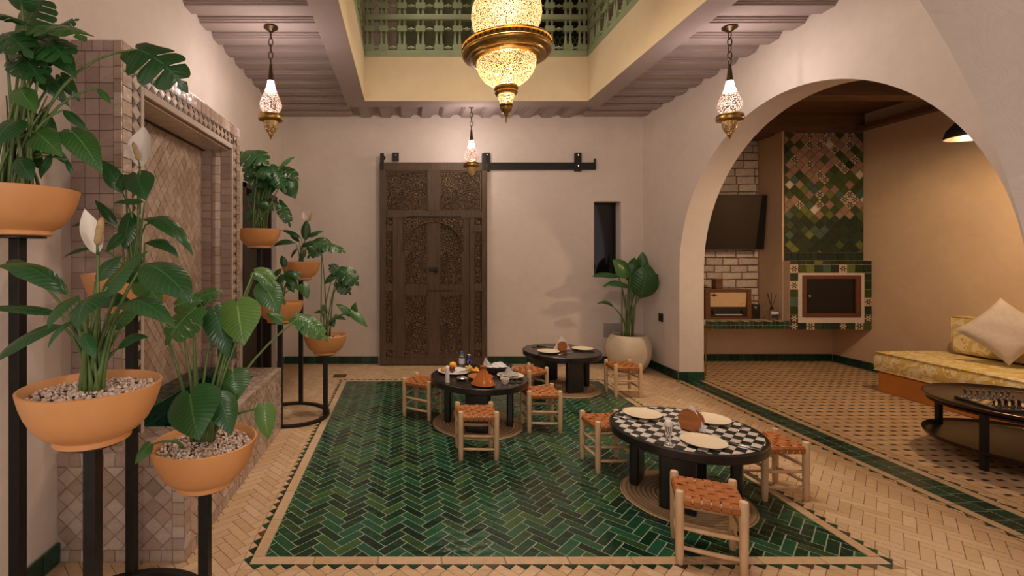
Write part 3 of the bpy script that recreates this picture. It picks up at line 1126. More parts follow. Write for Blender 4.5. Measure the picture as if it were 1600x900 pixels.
# chimney breast with fireplace box, shelf
ch = thing('fireplace', 'tiled hanging fireplace with green diamond tiled chimney breast and glass fire door', 'fireplace', (5.2, 6.1, .5))
MB().box(CB_X, XA, CB_Y, YA, 1.345, 3.16).build('chimney_breast', M['tadelakt'], ch)
MB().box(CB_X + .005, XA, CB_Y - .0, YA, .50, 1.345).build('fire_box', M['tadelakt'], ch)
FZ0, FZ1 = 1.345, 2.93
MB().box(CB_X + .02, XA - .005, CB_Y - .006, CB_Y, FZ0, FZ1 + .02).build('grout_bed', M['mortar'], ch)
FX0, FX1 = CB_X + .022, XA - .008
tiles = [(q, M['t_dark']) for q in squares(FX0, FX1, FZ0, FZ0 + .10, .085, .10)]
for q in diamonds(FX0, FX1, FZ0 + .10, FZ1, .088):
    zc = sum(p[1] for p in q) / len(q)
    t = (zc - FZ0 - .1) / (FZ1 - FZ0 - .1)
    r = RNG.random()
    if t < .30:
        m = 't_dark' if r < .78 else ('t_lime' if r < .86 else 't_teal' if r < .93 else 't_green')
    elif t < .62:
        m = 't_green' if r < .36 else 't_teal' if r < .52 else 't_pink' if r < .76 else 't_white' if r < .84 else 'petal_cream' if r < .94 else 't_lime'
    else:
        m = 't_pink' if r < .52 else 't_green' if r < .76 else 'petal_cream' if r < .90 else 't_dark' if r < .97 else 't_white'
    if area(q) < .004 and m.startswith('petal'):
        m = 't_pink'
    tiles.append((q, M[m]))
field(ch, 'tile', tiles, ((0, CB_Y - .006, 0), (1, 0, 0), (0, 0, 1), (0, -1, 0)), .006, .005, nmax=300, tilt=.01)
BY = 5.865
BX0, BX1, BZ0, BZ1 = 4.70, XA - .004, .50, 1.345
IX0, IX1, IZ0, IZ1 = BX0 + .10, BX1 - .085, BZ0 + .085, BZ1 - .15
b = MB()
for (x0, x1, z0, z1) in ((BX0, IX0, BZ0, BZ1), (IX1, BX1, BZ0, BZ1), (IX0, IX1, BZ0, IZ0), (IX0, IX1, IZ1, BZ1)):
    b.box(x0, x1, BY, CB_Y, z0, z1)
b.build('surround', M['tadelakt'], ch)
tl = []
cyc = ['t_dark', 't_dark', 'petal_dark', 't_dark', 'petal_cream', 't_green']
k = 0
for reg, sx, sy in (((BX0, BX1, BZ1 - .05, BZ1), .1, .05), ((BX0, BX1, IZ1, BZ1 - .05), .1, .1), ((BX0, IX0, IZ0, IZ1), .1, .1), ((IX1, BX1, IZ0, IZ1), .085, .1), ((BX0, BX1, BZ0, IZ0), .1, .085)):
    for q in squares(reg[0], reg[1], reg[2], reg[3], sx, sy):
        r = RNG.random()
        m = cyc[k % 6] if r < .8 else ('t_lime' if r < .87 else 't_teal' if r < .93 else 'petal_cream')
        if reg[3] == BZ1 and m.startswith('petal'):
            m = 't_dark'
        tl.append((q, M[m]))
        k += 1
field(ch, 'surround_tile', tl, ((0, BY, 0), (1, 0, 0), (0, 0, 1), (0, -1, 0)), .006, .004, nmax=300, tilt=.01)
b = MB()
for (x0, x1, z0, z1) in ((IX0, IX0 + .055, IZ0, IZ1), (IX1 - .045, IX1, IZ0, IZ1), (IX0 + .055, IX1 - .045, IZ0, IZ0 + .07), (IX0 + .055, IX1 - .045, IZ1 - .03, IZ1)):
    b.box(x0, x1, BY + .004, CB_Y, z0, z1)
b.build('stone_frame', M['linen'], ch)
dx0, dx1, dz0, dz1 = IX0 + .055, IX1 - .045, IZ0 + .07, IZ1 - .03
b = MB()
for (x0, x1, z0, z1) in ((dx0, dx0 + .045, dz0, dz1), (dx1 - .06, dx1, dz0, dz1), (dx0 + .045, dx1 - .06, dz0, dz0 + .045), (dx0 + .045, dx1 - .06, dz1 - .045, dz1)):
    b.box(x0, x1, BY - .012, BY + .04, z0, z1)
fd = b.build('fire_door', M['redwood'], ch, False, .004)
MB().box(dx0 + .04, dx1 - .055, BY + .012, BY + .022, dz0 + .04, dz1 - .04).build('glass_pane', M['blackglass'], fd)
MB().lathe([(0, -.018), (.014, -.012), (.018, 0), (.014, .012), (0, .018)], 10, (dx0 + .075, BY - .012, (dz0 + dz1) / 2)).build('knob', M['steel'], fd, 'all')

sh = thing('tiled_shelf', 'long green tiled shelf with a black and white front edge under the television', 'shelf', (4.05, 6.1, .5))
SHX0, SHX1, SHY, SHZ0, SHZ1 = XRO + .005, 4.695, 5.865, .505, .60
MB().box(SHX0, SHX1, SHY, YA, SHZ0, SHZ1).build('shelf_slab', M['tadelakt'], sh)
tl = [(q, M['greendark']) for q in squares(SHX0, SHX1, SHZ0, SHZ1, .054, .047)]
field(sh, 'front_tile', tl, ((0, SHY, 0), (1, 0, 0), (0, 0, 1), (0, -1, 0)), .005, .004, nmax=120)
tl = [(q, M['t_white' if i % 2 else 't_dark']) for i, q in enumerate(squares(SHX0, SHX1, SHY - .004, SHY + .06, .068, .064))]
tl += [(q, M['zelligewarm']) for q in squares(SHX0, SHX1, SHY + .06, YA - .03, .07, .08)]
field(sh, 'top_tile', tl, ((0, 0, SHZ1), (1, 0, 0), (0, 1, 0), (0, 0, 1)), .005, .003, nmax=100)
STOP = SHZ1 + .0055

# television tilted down on the brick wall
tv = thing('television', 'flat black television tilted down on the whitewashed brick wall', 'television', (4.0, 6.25, 1.49))
T = Matrix.Translation((4.02, 6.19, 1.835)) @ Matrix.Rotation(math.radians(5), 4, 'X')
MB().obox(T, 1.24, .035, .71).build('housing', M['blackplastic'], tv, False, .006)
MB().obox(T @ Matrix.Translation((0, -.019, 0)), 1.215, .004, .685).build('screen', M['blackglass'], tv)
MB().box(3.85, 4.2, 6.2, YA - .02, 1.68, 1.98).build('wall_bracket', M['iron'], tv)

# radio
rx0, rx1, ry, rz1 = 3.775, 4.352, 6.05, STOP + .375
rd = thing('radio', 'old walnut table radio with a cream cloth front on the tiled shelf', 'radio', ((rx0 + rx1) / 2, ry + .1, STOP))
MB().box(rx0, rx1, ry + .004, ry + .24, STOP, rz1).build('cabinet', M['radiowood'], rd, False, .012)
b = MB()
for (x0, x1, z0, z1) in ((rx0, rx0 + .06, STOP, rz1), (rx1 - .055, rx1, STOP, rz1), (rx0 + .06, rx1 - .055, STOP, STOP + .03), (rx0 + .06, rx1 - .055, rz1 - .035, rz1)):
    b.box(x0, x1, ry - .02, ry + .004, z0, z1)
b.build('front_frame', M['radiowood'], rd, False, .003)
MB().prism([(rx0 + .065, STOP + .155), (rx1 - .065, STOP + .155), (rx1 - .05, rz1 - .035), (rx0 + .05, rz1 - .035)], 0, .008, lambda x, z, t: (x, ry + .002 - t, z)).build('speaker_cloth', M['radiocloth'], rd)
MB().box(rx0 + .06, rx1 - .055, ry - .008, ry + .002, STOP + .03, STOP + .15).build('dial_panel', M['blackplastic'], rd)
for i in range(8):
    x = rx0 + .165 + i * .032
    MB().prism([(x, STOP + .125), (x + .008, STOP + .125), (x + .03, STOP + .08), (x + .022, STOP + .08)], 0, .003, lambda x, z, t: (x, ry - .008 - t, z)).build('dial_stripe', M['copper'], rd)
MB().box(rx0 + .13, rx1 - .11, ry - .011, ry - .008, STOP + .048, STOP + .062).build('key_strip', M['linen'], rd)
for x in (rx0 + .11, rx1 - .10):
    MB().add([(p[0], p[2], p[1]) for p in MB().lathe([(.026, 0), (.026, .014), (.02, .022), (0, .022)], 16).v], MB().lathe([(.026, 0), (.026, .014), (.02, .022), (0, .022)], 16).f).build('knob', M['copper'], rd, True).location = (x, ry - .03, STOP + .095)
ez = rz1 - .075
em = MB().prism([(rx0 + .07, ez), (rx0 + .10, ez - .008), (rx0 + .115, ez - .022), (rx0 + .13, ez - .008), (rx0 + .16, ez), (rx0 + .13, ez + .008), (rx0 + .115, ez + .024), (rx0 + .10, ez + .008)], 0, .004,
                lambda x, z, t: (x, ry - .006 - t, z))
em.build('winged_emblem', M['darkdoor'], rd)
MB().tube([(rx1 - .15, ry - .010, STOP + .185), (rx1 - .13, ry - .010, STOP + .195), (rx1 - .12, ry - .010, STOP + .187), (rx1 - .105, ry - .010, STOP + .198), (rx1 - .09, ry - .010, STOP + .205)], .003, 5).build('script_mark', M['brass'], rd)

tbx = thing('wooden_box', 'small upright brown wooden box standing on top of the old radio', 'box', (4.0, 6.15, rz1))
MB().box(3.955, 4.045, 6.11, 6.20, rz1, rz1 + .115).build('body', M['radiowood'], tbx, False, .004)
MB().box(3.950, 4.050, 6.105, 6.205, rz1 + .115, rz1 + .128).build('lid', M['radiowood'], tbx, False, .003)
sp = thing('speaker', 'small black speaker box between the old radio and the reed diffuser', 'speaker', (4.44, 6.15, STOP))
MB().box(4.385, 4.505, 6.09, 6.25, STOP, STOP + .18).build('housing', M['blackplastic'], sp, False, .006)
c_ = MB().lathe([(.042, 0), (.042, .004), (.03, .006), (.012, .002), (0, .004)], 18)
MB().add([(p[0] + 4.445, 6.09 - p[2], p[1] + STOP + .07) for p in c_.v], c_.f).build('speaker_cone', M['iron'], sp, True)
c_ = MB().lathe([(.018, 0), (.018, .004), (0, .005)], 14)
MB().add([(p[0] + 4.445, 6.09 - p[2], p[1] + STOP + .14) for p in c_.v], c_.f).build('tweeter', M['steel'], sp, True)

df = thing('reed_diffuser', 'square glass reed diffuser with dark sticks at the chimney end of the shelf', 'diffuser', (4.575, 6.02, STOP))
dfx, dfy = 4.575, 5.99
MB().box(dfx - .055, dfx + .055, dfy - .05, dfy + .05, STOP + .001, STOP + .12).build('bottle', M['amber'], df, False, .008)
MB().lathe([(.022, 0), (.018, .012), (.018, .025), (.022, .03), (.022, .035), (0, .035)], 14, (dfx, dfy, STOP + .12)).build('neck', M['iron'], df, True)
MB().box(dfx - .045, dfx + .045, dfy - .0535, dfy - .051, STOP + .075, STOP + .105).build('paper_label', M['labelpaper'], df)
MB().box(dfx - .04, dfx + .04, dfy - .0535, dfy - .051, STOP + .025, STOP + .065).build('dark_label', M['darkdoor'], df)
for (ax, ay) in ((-.062, .0), (-.035, .02), (.06, .0), (.02, .03)):
    MB().tube([(dfx, dfy, STOP + .14), (dfx + ax, dfy + ay, STOP + .33)], .0032, 5).build('reed', M['darkdoor'], df)

# slim brass side table behind the arch jamb
st = thing('side_table', 'slim brass side table half hidden behind the arch pier', 'table', (3.47, 5.60, 0))
MB().lathe([(.0, .545), (.10, .545), (.105, .55), (.105, .565), (.098, .568), (.095, .556), (0, .556)], 24, (3.463, 5.60, 0)).build('tray_top', M['brass'], st, True)
for w in (.0, 2.1, 4.2):
    x, y = 3.463 + .045 * math.cos(w), 5.60 + .09 * math.sin(w) * .6
    MB().tube([(x, y, .548), (x, y, .0)], .006, 6).build('leg', M['brass'], st)
cd = thing('candlestick', 'small white candle in a brass cup on the slim side table', 'candle', (3.49, 5.585, .556))
MB().lathe([(.016, 0), (.016, .004), (.006, .01), (.006, .03), (.012, .036), (.012, .045), (0, .045)], 12, (3.485, 5.585, .556)).build('cup', M['brass'], cd, True)
MB().lathe([(.007, .045), (.007, .10), (0, .103)], 10, (3.485, 5.585, .556)).build('candle', M['white'], cd, True)

# sofa: ochre base, brocade mattress, back cushion, pillow
sb = MB().box(4.895, XA - .002, 1.5, 4.97, 0.0, .205).build('sofa_base', M['orangebase'], None, False, .012)
tag(sb, 'low ochre plastered bench base along the alcove side wall', 'bench')
mt = thing('mattress', 'yellow brocade mattress lying on the ochre bench base', 'mattress', (5.28, 3.2, .205))
n = 9
b = MB()
sec = [(-.405, .012), (-.415, .06), (-.418, .11), (-.412, .16), (-.395, .192), (-.34, .205), (-.1, .215), (.2, .215), (.39, .20), (.40, .1), (.395, .012)]
K = len(sec)
N_ = 30
for i in range(N_ + 1):
    y = 1.5 + (4.985 - 1.5) * i / N_
    e = 1.0 if 0 < i < N_ else .985
    for (x, z) in sec:
        b.v.append((5.285 + x * e, y + (.012 * math.sin(z * 20) if i == N_ else 0), .205 + z * (1 + .02 * math.sin(y * 5))))
for i in range(N_):
    for j in range(K - 1):
        b.f.append((i * K + j, i * K + j + 1, (i + 1) * K + j + 1, (i + 1) * K + j))
    b.f.append((i * K + K - 1, i * K, (i + 1) * K, (i + 1) * K + K - 1))
b.f.append(tuple(range(K)))
b.f.append(tuple(reversed([N_ * K + j for j in range(K)])))
b.build('cover', M['brocade'], mt, True)
for z, x in ((.018, -.41), (.196, -.40)):
    MB().tube([(5.285 + x, 1.5, .205 + z), (5.285 + x, 4.985, .205 + z), (5.285 + .3, 4.99, .205 + z)], .008, 6).build('piping', M['brocade'], mt, 'all')


def box_cushion(name, label, cat, x0, x1, y0, y1, z0, z1, mat, pip=True):
    t = thing(name, label, cat, ((x0 + x1) / 2, (y0 + y1) / 2, z0))
    MB().box(x0, x1, y0, y1, z0, z1).build('cover', mat, t, True, .035)
    if pip:
        for z in (z0 + .03, z1 - .012):
            MB().tube([(x1 - .01, y1 - .012, z), (x0 + .012, y1 - .012, z), (x0 + .012, y0 + .012, z)], .009, 6).build('piping', mat, t, 'all')
        MB().tube([(x0 + .012, y1 - .012, z0 + .03), (x0 + .012, y1 - .012, z1 - .01)], .009, 6).build('piping', mat, t, 'all')
    return t


box_cushion('back_cushion', 'yellow brocade back cushion standing against the alcove wall', 'cushion', 5.50, 5.69, 1.6, 4.85, .432, .80, M['brocade'])


def pillow(label, c, size, th, nrm, roll, mat):
    nrm = Vector(nrm).normalized()
    a = Vector((0, 0, 1)).cross(nrm).normalized()
    bb = nrm.cross(a)
    a, bb = a * math.cos(roll) + bb * math.sin(roll), bb * math.cos(roll) - a * math.sin(roll)
    b = MB()
    n = 16
    for side in (1, -1):
        o = len(b.v)
        for i in range(n + 1):
            for j in range(n + 1):
                x, y = 2 * i / n - 1, 2 * j / n - 1
                px = x * (1 - .10 * (1 - y * y) * abs(x))
                py = y * (1 - .10 * (1 - x * x) * abs(y))
                h = th / 2 * (max(0, (1 - x ** 4)) * max(0, (1 - y ** 4))) ** .5 * (1 + .05 * math.sin(7 * x + 3 * y))
                b.v.append(tuple(Vector(c) + a * (px * size / 2) + bb * (py * size / 2) + nrm * (h * side)))
        for i in range(n):
            for j in range(n):
                q = (o + i * (n + 1) + j, o + (i + 1) * (n + 1) + j, o + (i + 1) * (n + 1) + j + 1, o + i * (n + 1) + j + 1)
                b.f.append(q if side > 0 else q[::-1])
    o = b.build('pillow', mat, None, 'all')
    return tag(o, label, 'pillow')


pillow('off white linen pillow standing on its corner against the yellow back cushion', (5.31, 4.25, .735), .43, .15, (-.80, -.55, .28), PI / 4 + .1, M['linen'])

# round two tier tray table with a chess set
tx, ty, tr = 4.26, 3.25, .52
tt = thing('tray_table', 'round dark metal tray table with two tiers in front of the brocade bench', 'table', (tx, ty, 0))
for nm, z in (('tray_top', .375), ('lower_tray', .10)):
    MB().lathe([(0, z), (tr - .03, z), (tr - .012, z + .008), (tr, z + .03), (tr + .004, z + .028), (tr - .006, z + .004), (tr - .028, z - .008), (0, z - .008)], 64, (tx, ty, 0)).build(nm, M['copper'], tt, True)
for k in range(4):
    w = math.radians(193.6 - 90 * k)
    x, y = tx + (tr - .028) * math.cos(w), ty + (tr - .028) * math.sin(w)
    MB().box(x - .016, x + .016, y - .016, y + .016, 0, .368).build('leg', M['iron'], tt)
MB().lathe([(tr - .05, .352), (tr - .02, .352), (tr - .02, .366), (tr - .05, .366), (tr - .05, .352)], 48, (tx, ty, 0), cap=False).build('rim_ring', M['iron'], tt, True)
brz = math.radians(-13)
bc = Vector((4.085, 3.275, .376))
cb = thing('chess_board', 'dark chess board lying on the upper tray of the round metal table', 'chess board', bc, brz)
MB().box(-.16, .16, -.16, .16, 0, .016).build('board', M['darkdoor'], cb, False, .002, True)
BRm = Matrix.Translation(bc) @ Matrix.Rotation(brz, 4, 'Z')
for i in range(8):
    for j in range(8):
        if (i + j) % 2:
            x, y = -.14 + i * .035, -.14 + j * .035
            MB().box(x, x + .035, y, y + .035, .016, .0172).build('light_square', M['radiocloth'], cb, False, 0, True)
PR = {'pawn': [(.013, 0), (.013, .006), (.007, .012), (.005, .026), (.009, .029), (.004, .031), (.008, .036), (.007, .043), (0, .046)],
      'officer': [(.015, 0), (.015, .008), (.008, .015), (.006, .038), (.011, .044), (.006, .047), (.010, .055), (.011, .064), (.004, .07), (0, .074)]}
pmesh = {}
for kind in PR:
    for cn, mm in (('dark', M['copper']), ('silver', M['silver'])):
        pmesh[kind, cn] = MB().lathe(PR[kind], 10).mesh('chess_piece', mm, True, .9)
for j, (kind, cn) in ((0, ('officer', 'dark')), (1, ('pawn', 'dark')), (6, ('pawn', 'silver')), (7, ('officer', 'silver'))):
    for i in range(8):
        o = bpy.data.objects.new('chess_piece', pmesh[kind, cn])
        COL.objects.link(o)
        o.scale = (.85, .85, .85)
        o.location = BRm @ Vector((-.14 + (i + .5) * .035, -.14 + (j + .5) * .035, .0174))
        nth = ('first', 'second', 'third', 'fourth', 'fifth', 'sixth', 'seventh', 'eighth')[7 - i]
        tag(o, nth + (' dark bronze' if cn == 'dark' else ' bright silver') + (' tall' if kind == 'officer' else ' short') + ' chess piece of its row, counted from the brocade bench', 'chess piece',
            ('dark ' if cn == 'dark' else 'silver ') + ('tall' if kind == 'officer' else 'short') + ' chess pieces')

# black dome pendant over the tray table
lx, ly, lz = 4.60, 3.88, 2.36
dl = thing('dome_lamp', 'black metal dome pendant lamp hanging in the alcove behind the arch edge', 'lamp', (lx, ly, 2.95))
MB().lathe([(.17, 0), (.172, .01), (.155, .07), (.11, .13), (.05, .165), (.03, .20), (.0, .20)], 32, (lx, ly, lz), cap=False).build('shade', M['iron'], dl, True)
MB().lathe([(.165, .004), (.15, .07), (.105, .125), (.04, .158), (0, .16)], 32, (lx, ly, lz), cap=False).build('shade_lining', M['copper'], dl, True)
MB().lathe([(0, .03), (.025, .04), (.032, .065), (.025, .09), (.014, .11), (.014, .155)], 14, (lx, ly, lz), cap=False).build('bulb', M['bulbwarm'], dl, 'all')
MB().tube([(lx, ly, lz + .19), (lx, ly, 3.155)], .006, 6).build('cord', M['iron'], dl)
lamp('alcove_light', (lx, ly, lz + .01), ALCOVE_W, ALCOVE_C, .05)

# ================================================================== FOUNTAIN NICHE
XF, NY0, NY1, NZ = -1.352, 2.289, 3.915, 2.425       # front plane and ends of the niche
OY0, OY1, OZ = NY0 + .185, NY1 - .185, NZ - .195
XBK = XL + .012
BX, BY0, BY1, BZ = -1.01, 2.20, 3.89, .49            # basin bench
ft = thing('wall_fountain', 'pink beige tiled wall fountain niche with a bench basin on the plant side', 'fountain', (XL + .1, 3.1, 0))
b = MB()
b.box(XL + .001, XF, NY0, OY0, BZ - .02, NZ).box(XL + .001, XF, OY1, NY1, BZ - .02, NZ).box(XL + .001, XF, OY0, OY1, OZ, NZ)
b.build('niche_surround', M['grout_zellige'], ft)
MB().box(XL + .001, XBK, OY0, OY1, BZ - .02, OZ).build('niche_back', M['grout_zellige'], ft)
b = MB()
QX0b, QX1b, QY0b, QY1b = -1.42, -1.14, 2.546, 3.63    # basin opening
b.box(XL + .001, BX, BY0, QY0b, 0, BZ).box(XL + .001, BX, QY1b, BY1, 0, BZ).box(XL + .001, QX0b, QY0b, QY1b, 0, BZ).box(QX1b, BX, QY0b, QY1b, 0, BZ).box(QX0b, QX1b, QY0b, QY1b, 0, .22)
b.build('basin_bench', M['grout_zellige'], ft)
MB().box(XL + .001, QX0b, QY0b, QY1b, BZ, BZ + .065).build('green_kerb', M['grout_green'], ft)
field(ft, 'kerb_tile', [(q, M['greendark']) for q in squares(QY0b, QY1b, .30, BZ + .065, .1, .09)], ((QX0b, 0, 0), (0, 1, 0), (0, 0, 1), (1, 0, 0)), .005, .003, nmax=60)
field(ft, 'kerb_tile', [(q, M['greendark']) for q in squares(XBK, QX0b, QY0b, QY1b, .08, .1)], ((0, 0, BZ + .065), (1, 0, 0), (0, 1, 0), (0, 0, 1)), .005, .003, nmax=60)
field(ft, 'basin_tile', [(q, M['greendark']) for q in squares(QX0b, QX1b, .22, BZ, .1, .09)], ((0, QY1b, 0), (1, 0, 0), (0, 0, 1), (0, -1, 0)), .005, .003, nmax=30)
field(ft, 'basin_tile', [(q, M['greendark']) for q in squares(QX0b, QX1b, QY0b, QY1b, .1, .1)], ((0, 0, .22), (1, 0, 0), (0, 1, 0), (0, 0, 1)), .005, .003, nmax=30)
# bench end face towards the stands
fy = ((0, BY0, 0), (1, 0, 0), (0, 0, 1), (0, -1, 0))
tl = [(q, M['zellige']) for q in squares(XL, BX, 0, .055, .055)] + [(q, M['zellige']) for q in squares(XL, BX, BZ - .055, BZ + .006, .055)]
tl += [(q, M['zellige']) for q in squares(BX - .055, BX, .055, BZ - .055, .055)]
tl += [(q, M['zellige']) for q in diamonds(XL, BX - .055, .055, BZ - .055, .062)]
field(ft, 'zellige_tile', tl, fy, .006, .0018, nmax=160, tilt=.03)
# bench front face
fx = ((BX, 0, 0), (0, 1, 0), (0, 0, 1), (1, 0, 0))
tl = [(q, M['zellige']) for q in squares(BY0, BY1, 0, .055, .055)] + [(q, M['zellige']) for q in squares(BY0, BY1, BZ - .03, BZ + .006, .055, .036)]
tl += [(q, M['zellige']) for q in squares(BY0 - .006, BY0 + .05, .055, BZ - .03, .055)] + [(q, M['zellige']) for q in squares(BY1 - .05, BY1, .055, BZ - .03, .055)]
tl += [(q, M['zellige']) for q in diamonds(BY0 + .05, BY1 - .05, .055, BZ - .03, .062)]
field(ft, 'zellige_tile', tl, fx, .006, .003, nmax=110, tilt=.03)
# bench top
tl = []
for (x0, x1, y0, y1) in ((XL, BX, BY0 - .006, QY0b), (XL, BX, QY1b, BY1), (QX1b, BX, QY0b, QY1b)):
    tl += [(q, M['zellige']) for q in diamonds(x0, x1 - .04, y0, y1, .07)]
tl += [(q, M['zellige']) for q in squares(BX - .04, BX + .006, BY0, BY1, .046, .06)]
field(ft, 'rim_tile', tl, ((0, 0, BZ), (1, 0, 0), (0, 1, 0), (0, 0, 1)), .006, .003, nmax=120, tilt=.015)
# niche end face towards the stands, and top edge
tl = [(q, M['zellige']) for q in squares(XF - .035, XF + .004, BZ, NZ, .04, .06)]
tl += [(q, M['zelligemauve']) for q in squares(XL, XF - .035, BZ, NZ - .05, .075)] + [(q, M['zelligemauve' if i % 2 else 'zellige']) for i, q in enumerate(squares(XL, XF - .035, NZ - .05, NZ, .05))]
field(ft, 'end_tile', tl, ((0, NY0, 0), (1, 0, 0), (0, 0, 1), (0, -1, 0)), .006, .001, nmax=140, tilt=.01)
tl = [(q, M['zellige']) for q in squares(XL, XF + .005, NY0 - .005, NY1, .08)]
field(ft, 'end_tile', tl, ((0, 0, NZ), (1, 0, 0), (0, 1, 0), (0, 0, 1)), .006, .003, nmax=0)
# patterned border of the opening
fx = ((XF, 0, 0), (0, 1, 0), (0, 0, 1), (1, 0, 0))
S1, S2, S3 = .08, .155, .185
tl = [(q, M['zellige']) for q in squares(NY0, NY0 + S1, BZ, NZ, .08, .07)] + [(q, M['zellige']) for q in squares(NY1 - S1, NY1, BZ, NZ, .08, .07)]
tl += [(q, M['zellige']) for q in squares(NY0 + S1, NY1 - S1, NZ - S1, NZ, .075, .08)]
field(ft, 'frame_tile', tl, fx, .006, .003, nmax=110, tilt=.02)
tl = []


def tri_band(y0, z0, dy, dz, oy, oz, length, width=.075, pitch=.073):
    n = round(length / pitch)
    p = length / n
    for i in range(n):
        a = (y0 + dy * p * i, z0 + dz * p * i)
        e = (a[0] + dy * p, a[1] + dz * p)
        hw, th = p * .40, width * .43
        m = ((a[0] + e[0]) / 2, (a[1] + e[1]) / 2)
        for (base, s) in ((0, 1), (width, -1)):
            bx, bz = m[0] + oy * base, m[1] + oz * base
            tl.append(([(bx - dy * hw, bz - dz * hw), (bx + dy * hw, bz + dz * hw), (bx + oy * th * s, bz + oz * th * s)], M['olive']))
        cx, cz = a[0] + oy * width / 2, a[1] + oz * width / 2
        ww, wd = p * .66, width * .50
        for o_ in (0, ):
            tl.append(([(cx - dy * ww * .78, cz - dz * ww * .78), (cx + oy * wd * .96, cz + oz * wd * .96), (cx + dy * ww * .78, cz + dz * ww * .78), (cx - oy * wd * .96, cz - oz * wd * .96)], M['zelligewarm']))


tri_band(NY0 + S2, BZ, 0, 1, -1, 0, NZ - S1 - BZ)
tri_band(NY1 - S2, BZ, 0, 1, 1, 0, NZ - S1 - BZ)
tri_band(NY0 + S2, NZ - S2, 1, 0, 0, 1, NY1 - NY0 - 2 * S2)
MB().box(XF, XF + .002, NY0 + S1, NY0 + S2, BZ, NZ - S1).box(XF, XF + .002, NY1 - S2, NY1 - S1, BZ, NZ - S1).box(XF, XF + .002, NY0 + S2, NY1 - S2, NZ - S2, NZ - S1).build('band_bed', M['zelligebed'] if 'zelligebed' in M else M['linen'], ft)
field(ft, 'band_tile', [q for q in tl if q[1] is not M['olive']], fx, .0045, .0005, nmax=130, tilt=.004)
field(ft, 'triangle_tile', [q for q in tl if q[1] is M['olive']], fx, .0068, .0005, ch=.0004, nmax=200, tilt=.004)
b = MB()
for (y0, y1, z0, z1) in ((NY0 + S2, OY0, BZ, NZ - S2), (OY1, NY1 - S2, BZ, NZ - S2), (OY0, OY1, OZ, NZ - S2)):
    b.box(XF, XF + .009, y0, y1, z0, z1)
b.build('moulding', M['linen'], ft, False, .006)
# jamb inside the opening: three columns, the middle one half round
jf = ((0, OY1, 0), (1, 0, 0), (0, 0, 1), (0, -1, 0))
w3 = (XF - XBK) / 3
tl = [(q, M['zelligemauve']) for q in squares(XBK, XBK + w3, BZ, OZ, w3, .06)] + [(q, M['zelligemauve']) for q in squares(XF - w3, XF, BZ, OZ, w3, .06)]
field(ft, 'jamb_tile', tl, jf, .006, .003, nmax=80, tilt=.02)
cb_ = []
z = BZ
while z < OZ - .01:
    z1 = min(z + .07, OZ)
    MB().prism([(XBK + w3 + .002, OY1), (XF - w3 - .002, OY1), (XF - w3 * 1.15, OY1 - .016), ((XBK + XF) / 2, OY1 - .026), (XBK + w3 * 1.15, OY1 - .016)], z + .0015, z1 - .0015, lambda x, y, t: (x, y, t)).build('jamb_tile', M['zellige'], ft)
    z = z1
# soffit and back of the niche
MB().box(XBK, XF - .02, OY0 + .002, OY1 - .002, OZ - .012, OZ - .004).build('lintel_board', M['zelligewarm'], ft)
MB().box(XBK, XBK + .03, OY0 + .002, OY1 - .002, OZ - .016, OZ - .012).build('shadow_gap_strip', M['darkdoor'], ft)
tl = [(q, M['zelligewarm']) for q in diamonds(OY0, OY1, BZ, OZ - .015, .058, 1.15)]
field(ft, 'lozenge_tile', tl, ((XBK, 0, 0), (0, 1, 0), (0, 0, 1), (1, 0, 0)), .005, .0025, nmax=240, tilt=.03)

# ================================================================== CARVED SLIDING DOOR AND RAIL
DY = 6.145
dk = DY / F


def dx(u):
    return (u - PU) * dk


def dzz(v):
    return H - (v - PV) * dk


door = thing('carved_sliding_door', 'tall weathered carved wooden door with arched centre hanging from the black rail', 'door', (dx(677), DY, .01))
DX0, DX1, DZ0, DZ1 = dx(593.5), dx(761), .01, dzz(254.5)
MB().box(DX0 + .01, DX1 - .01, DY + .012, DY + .045, DZ0, DZ1).build('door_core', M['doorwood'], door)


def rail(u0, u1, v0, v1, t=.022, name='frame_board'):
    return MB().box(dx(u0), dx(u1), DY - t + .012, DY + .012, dzz(v1), dzz(v0)).build(name, M['doorwood'], door, False, .003)


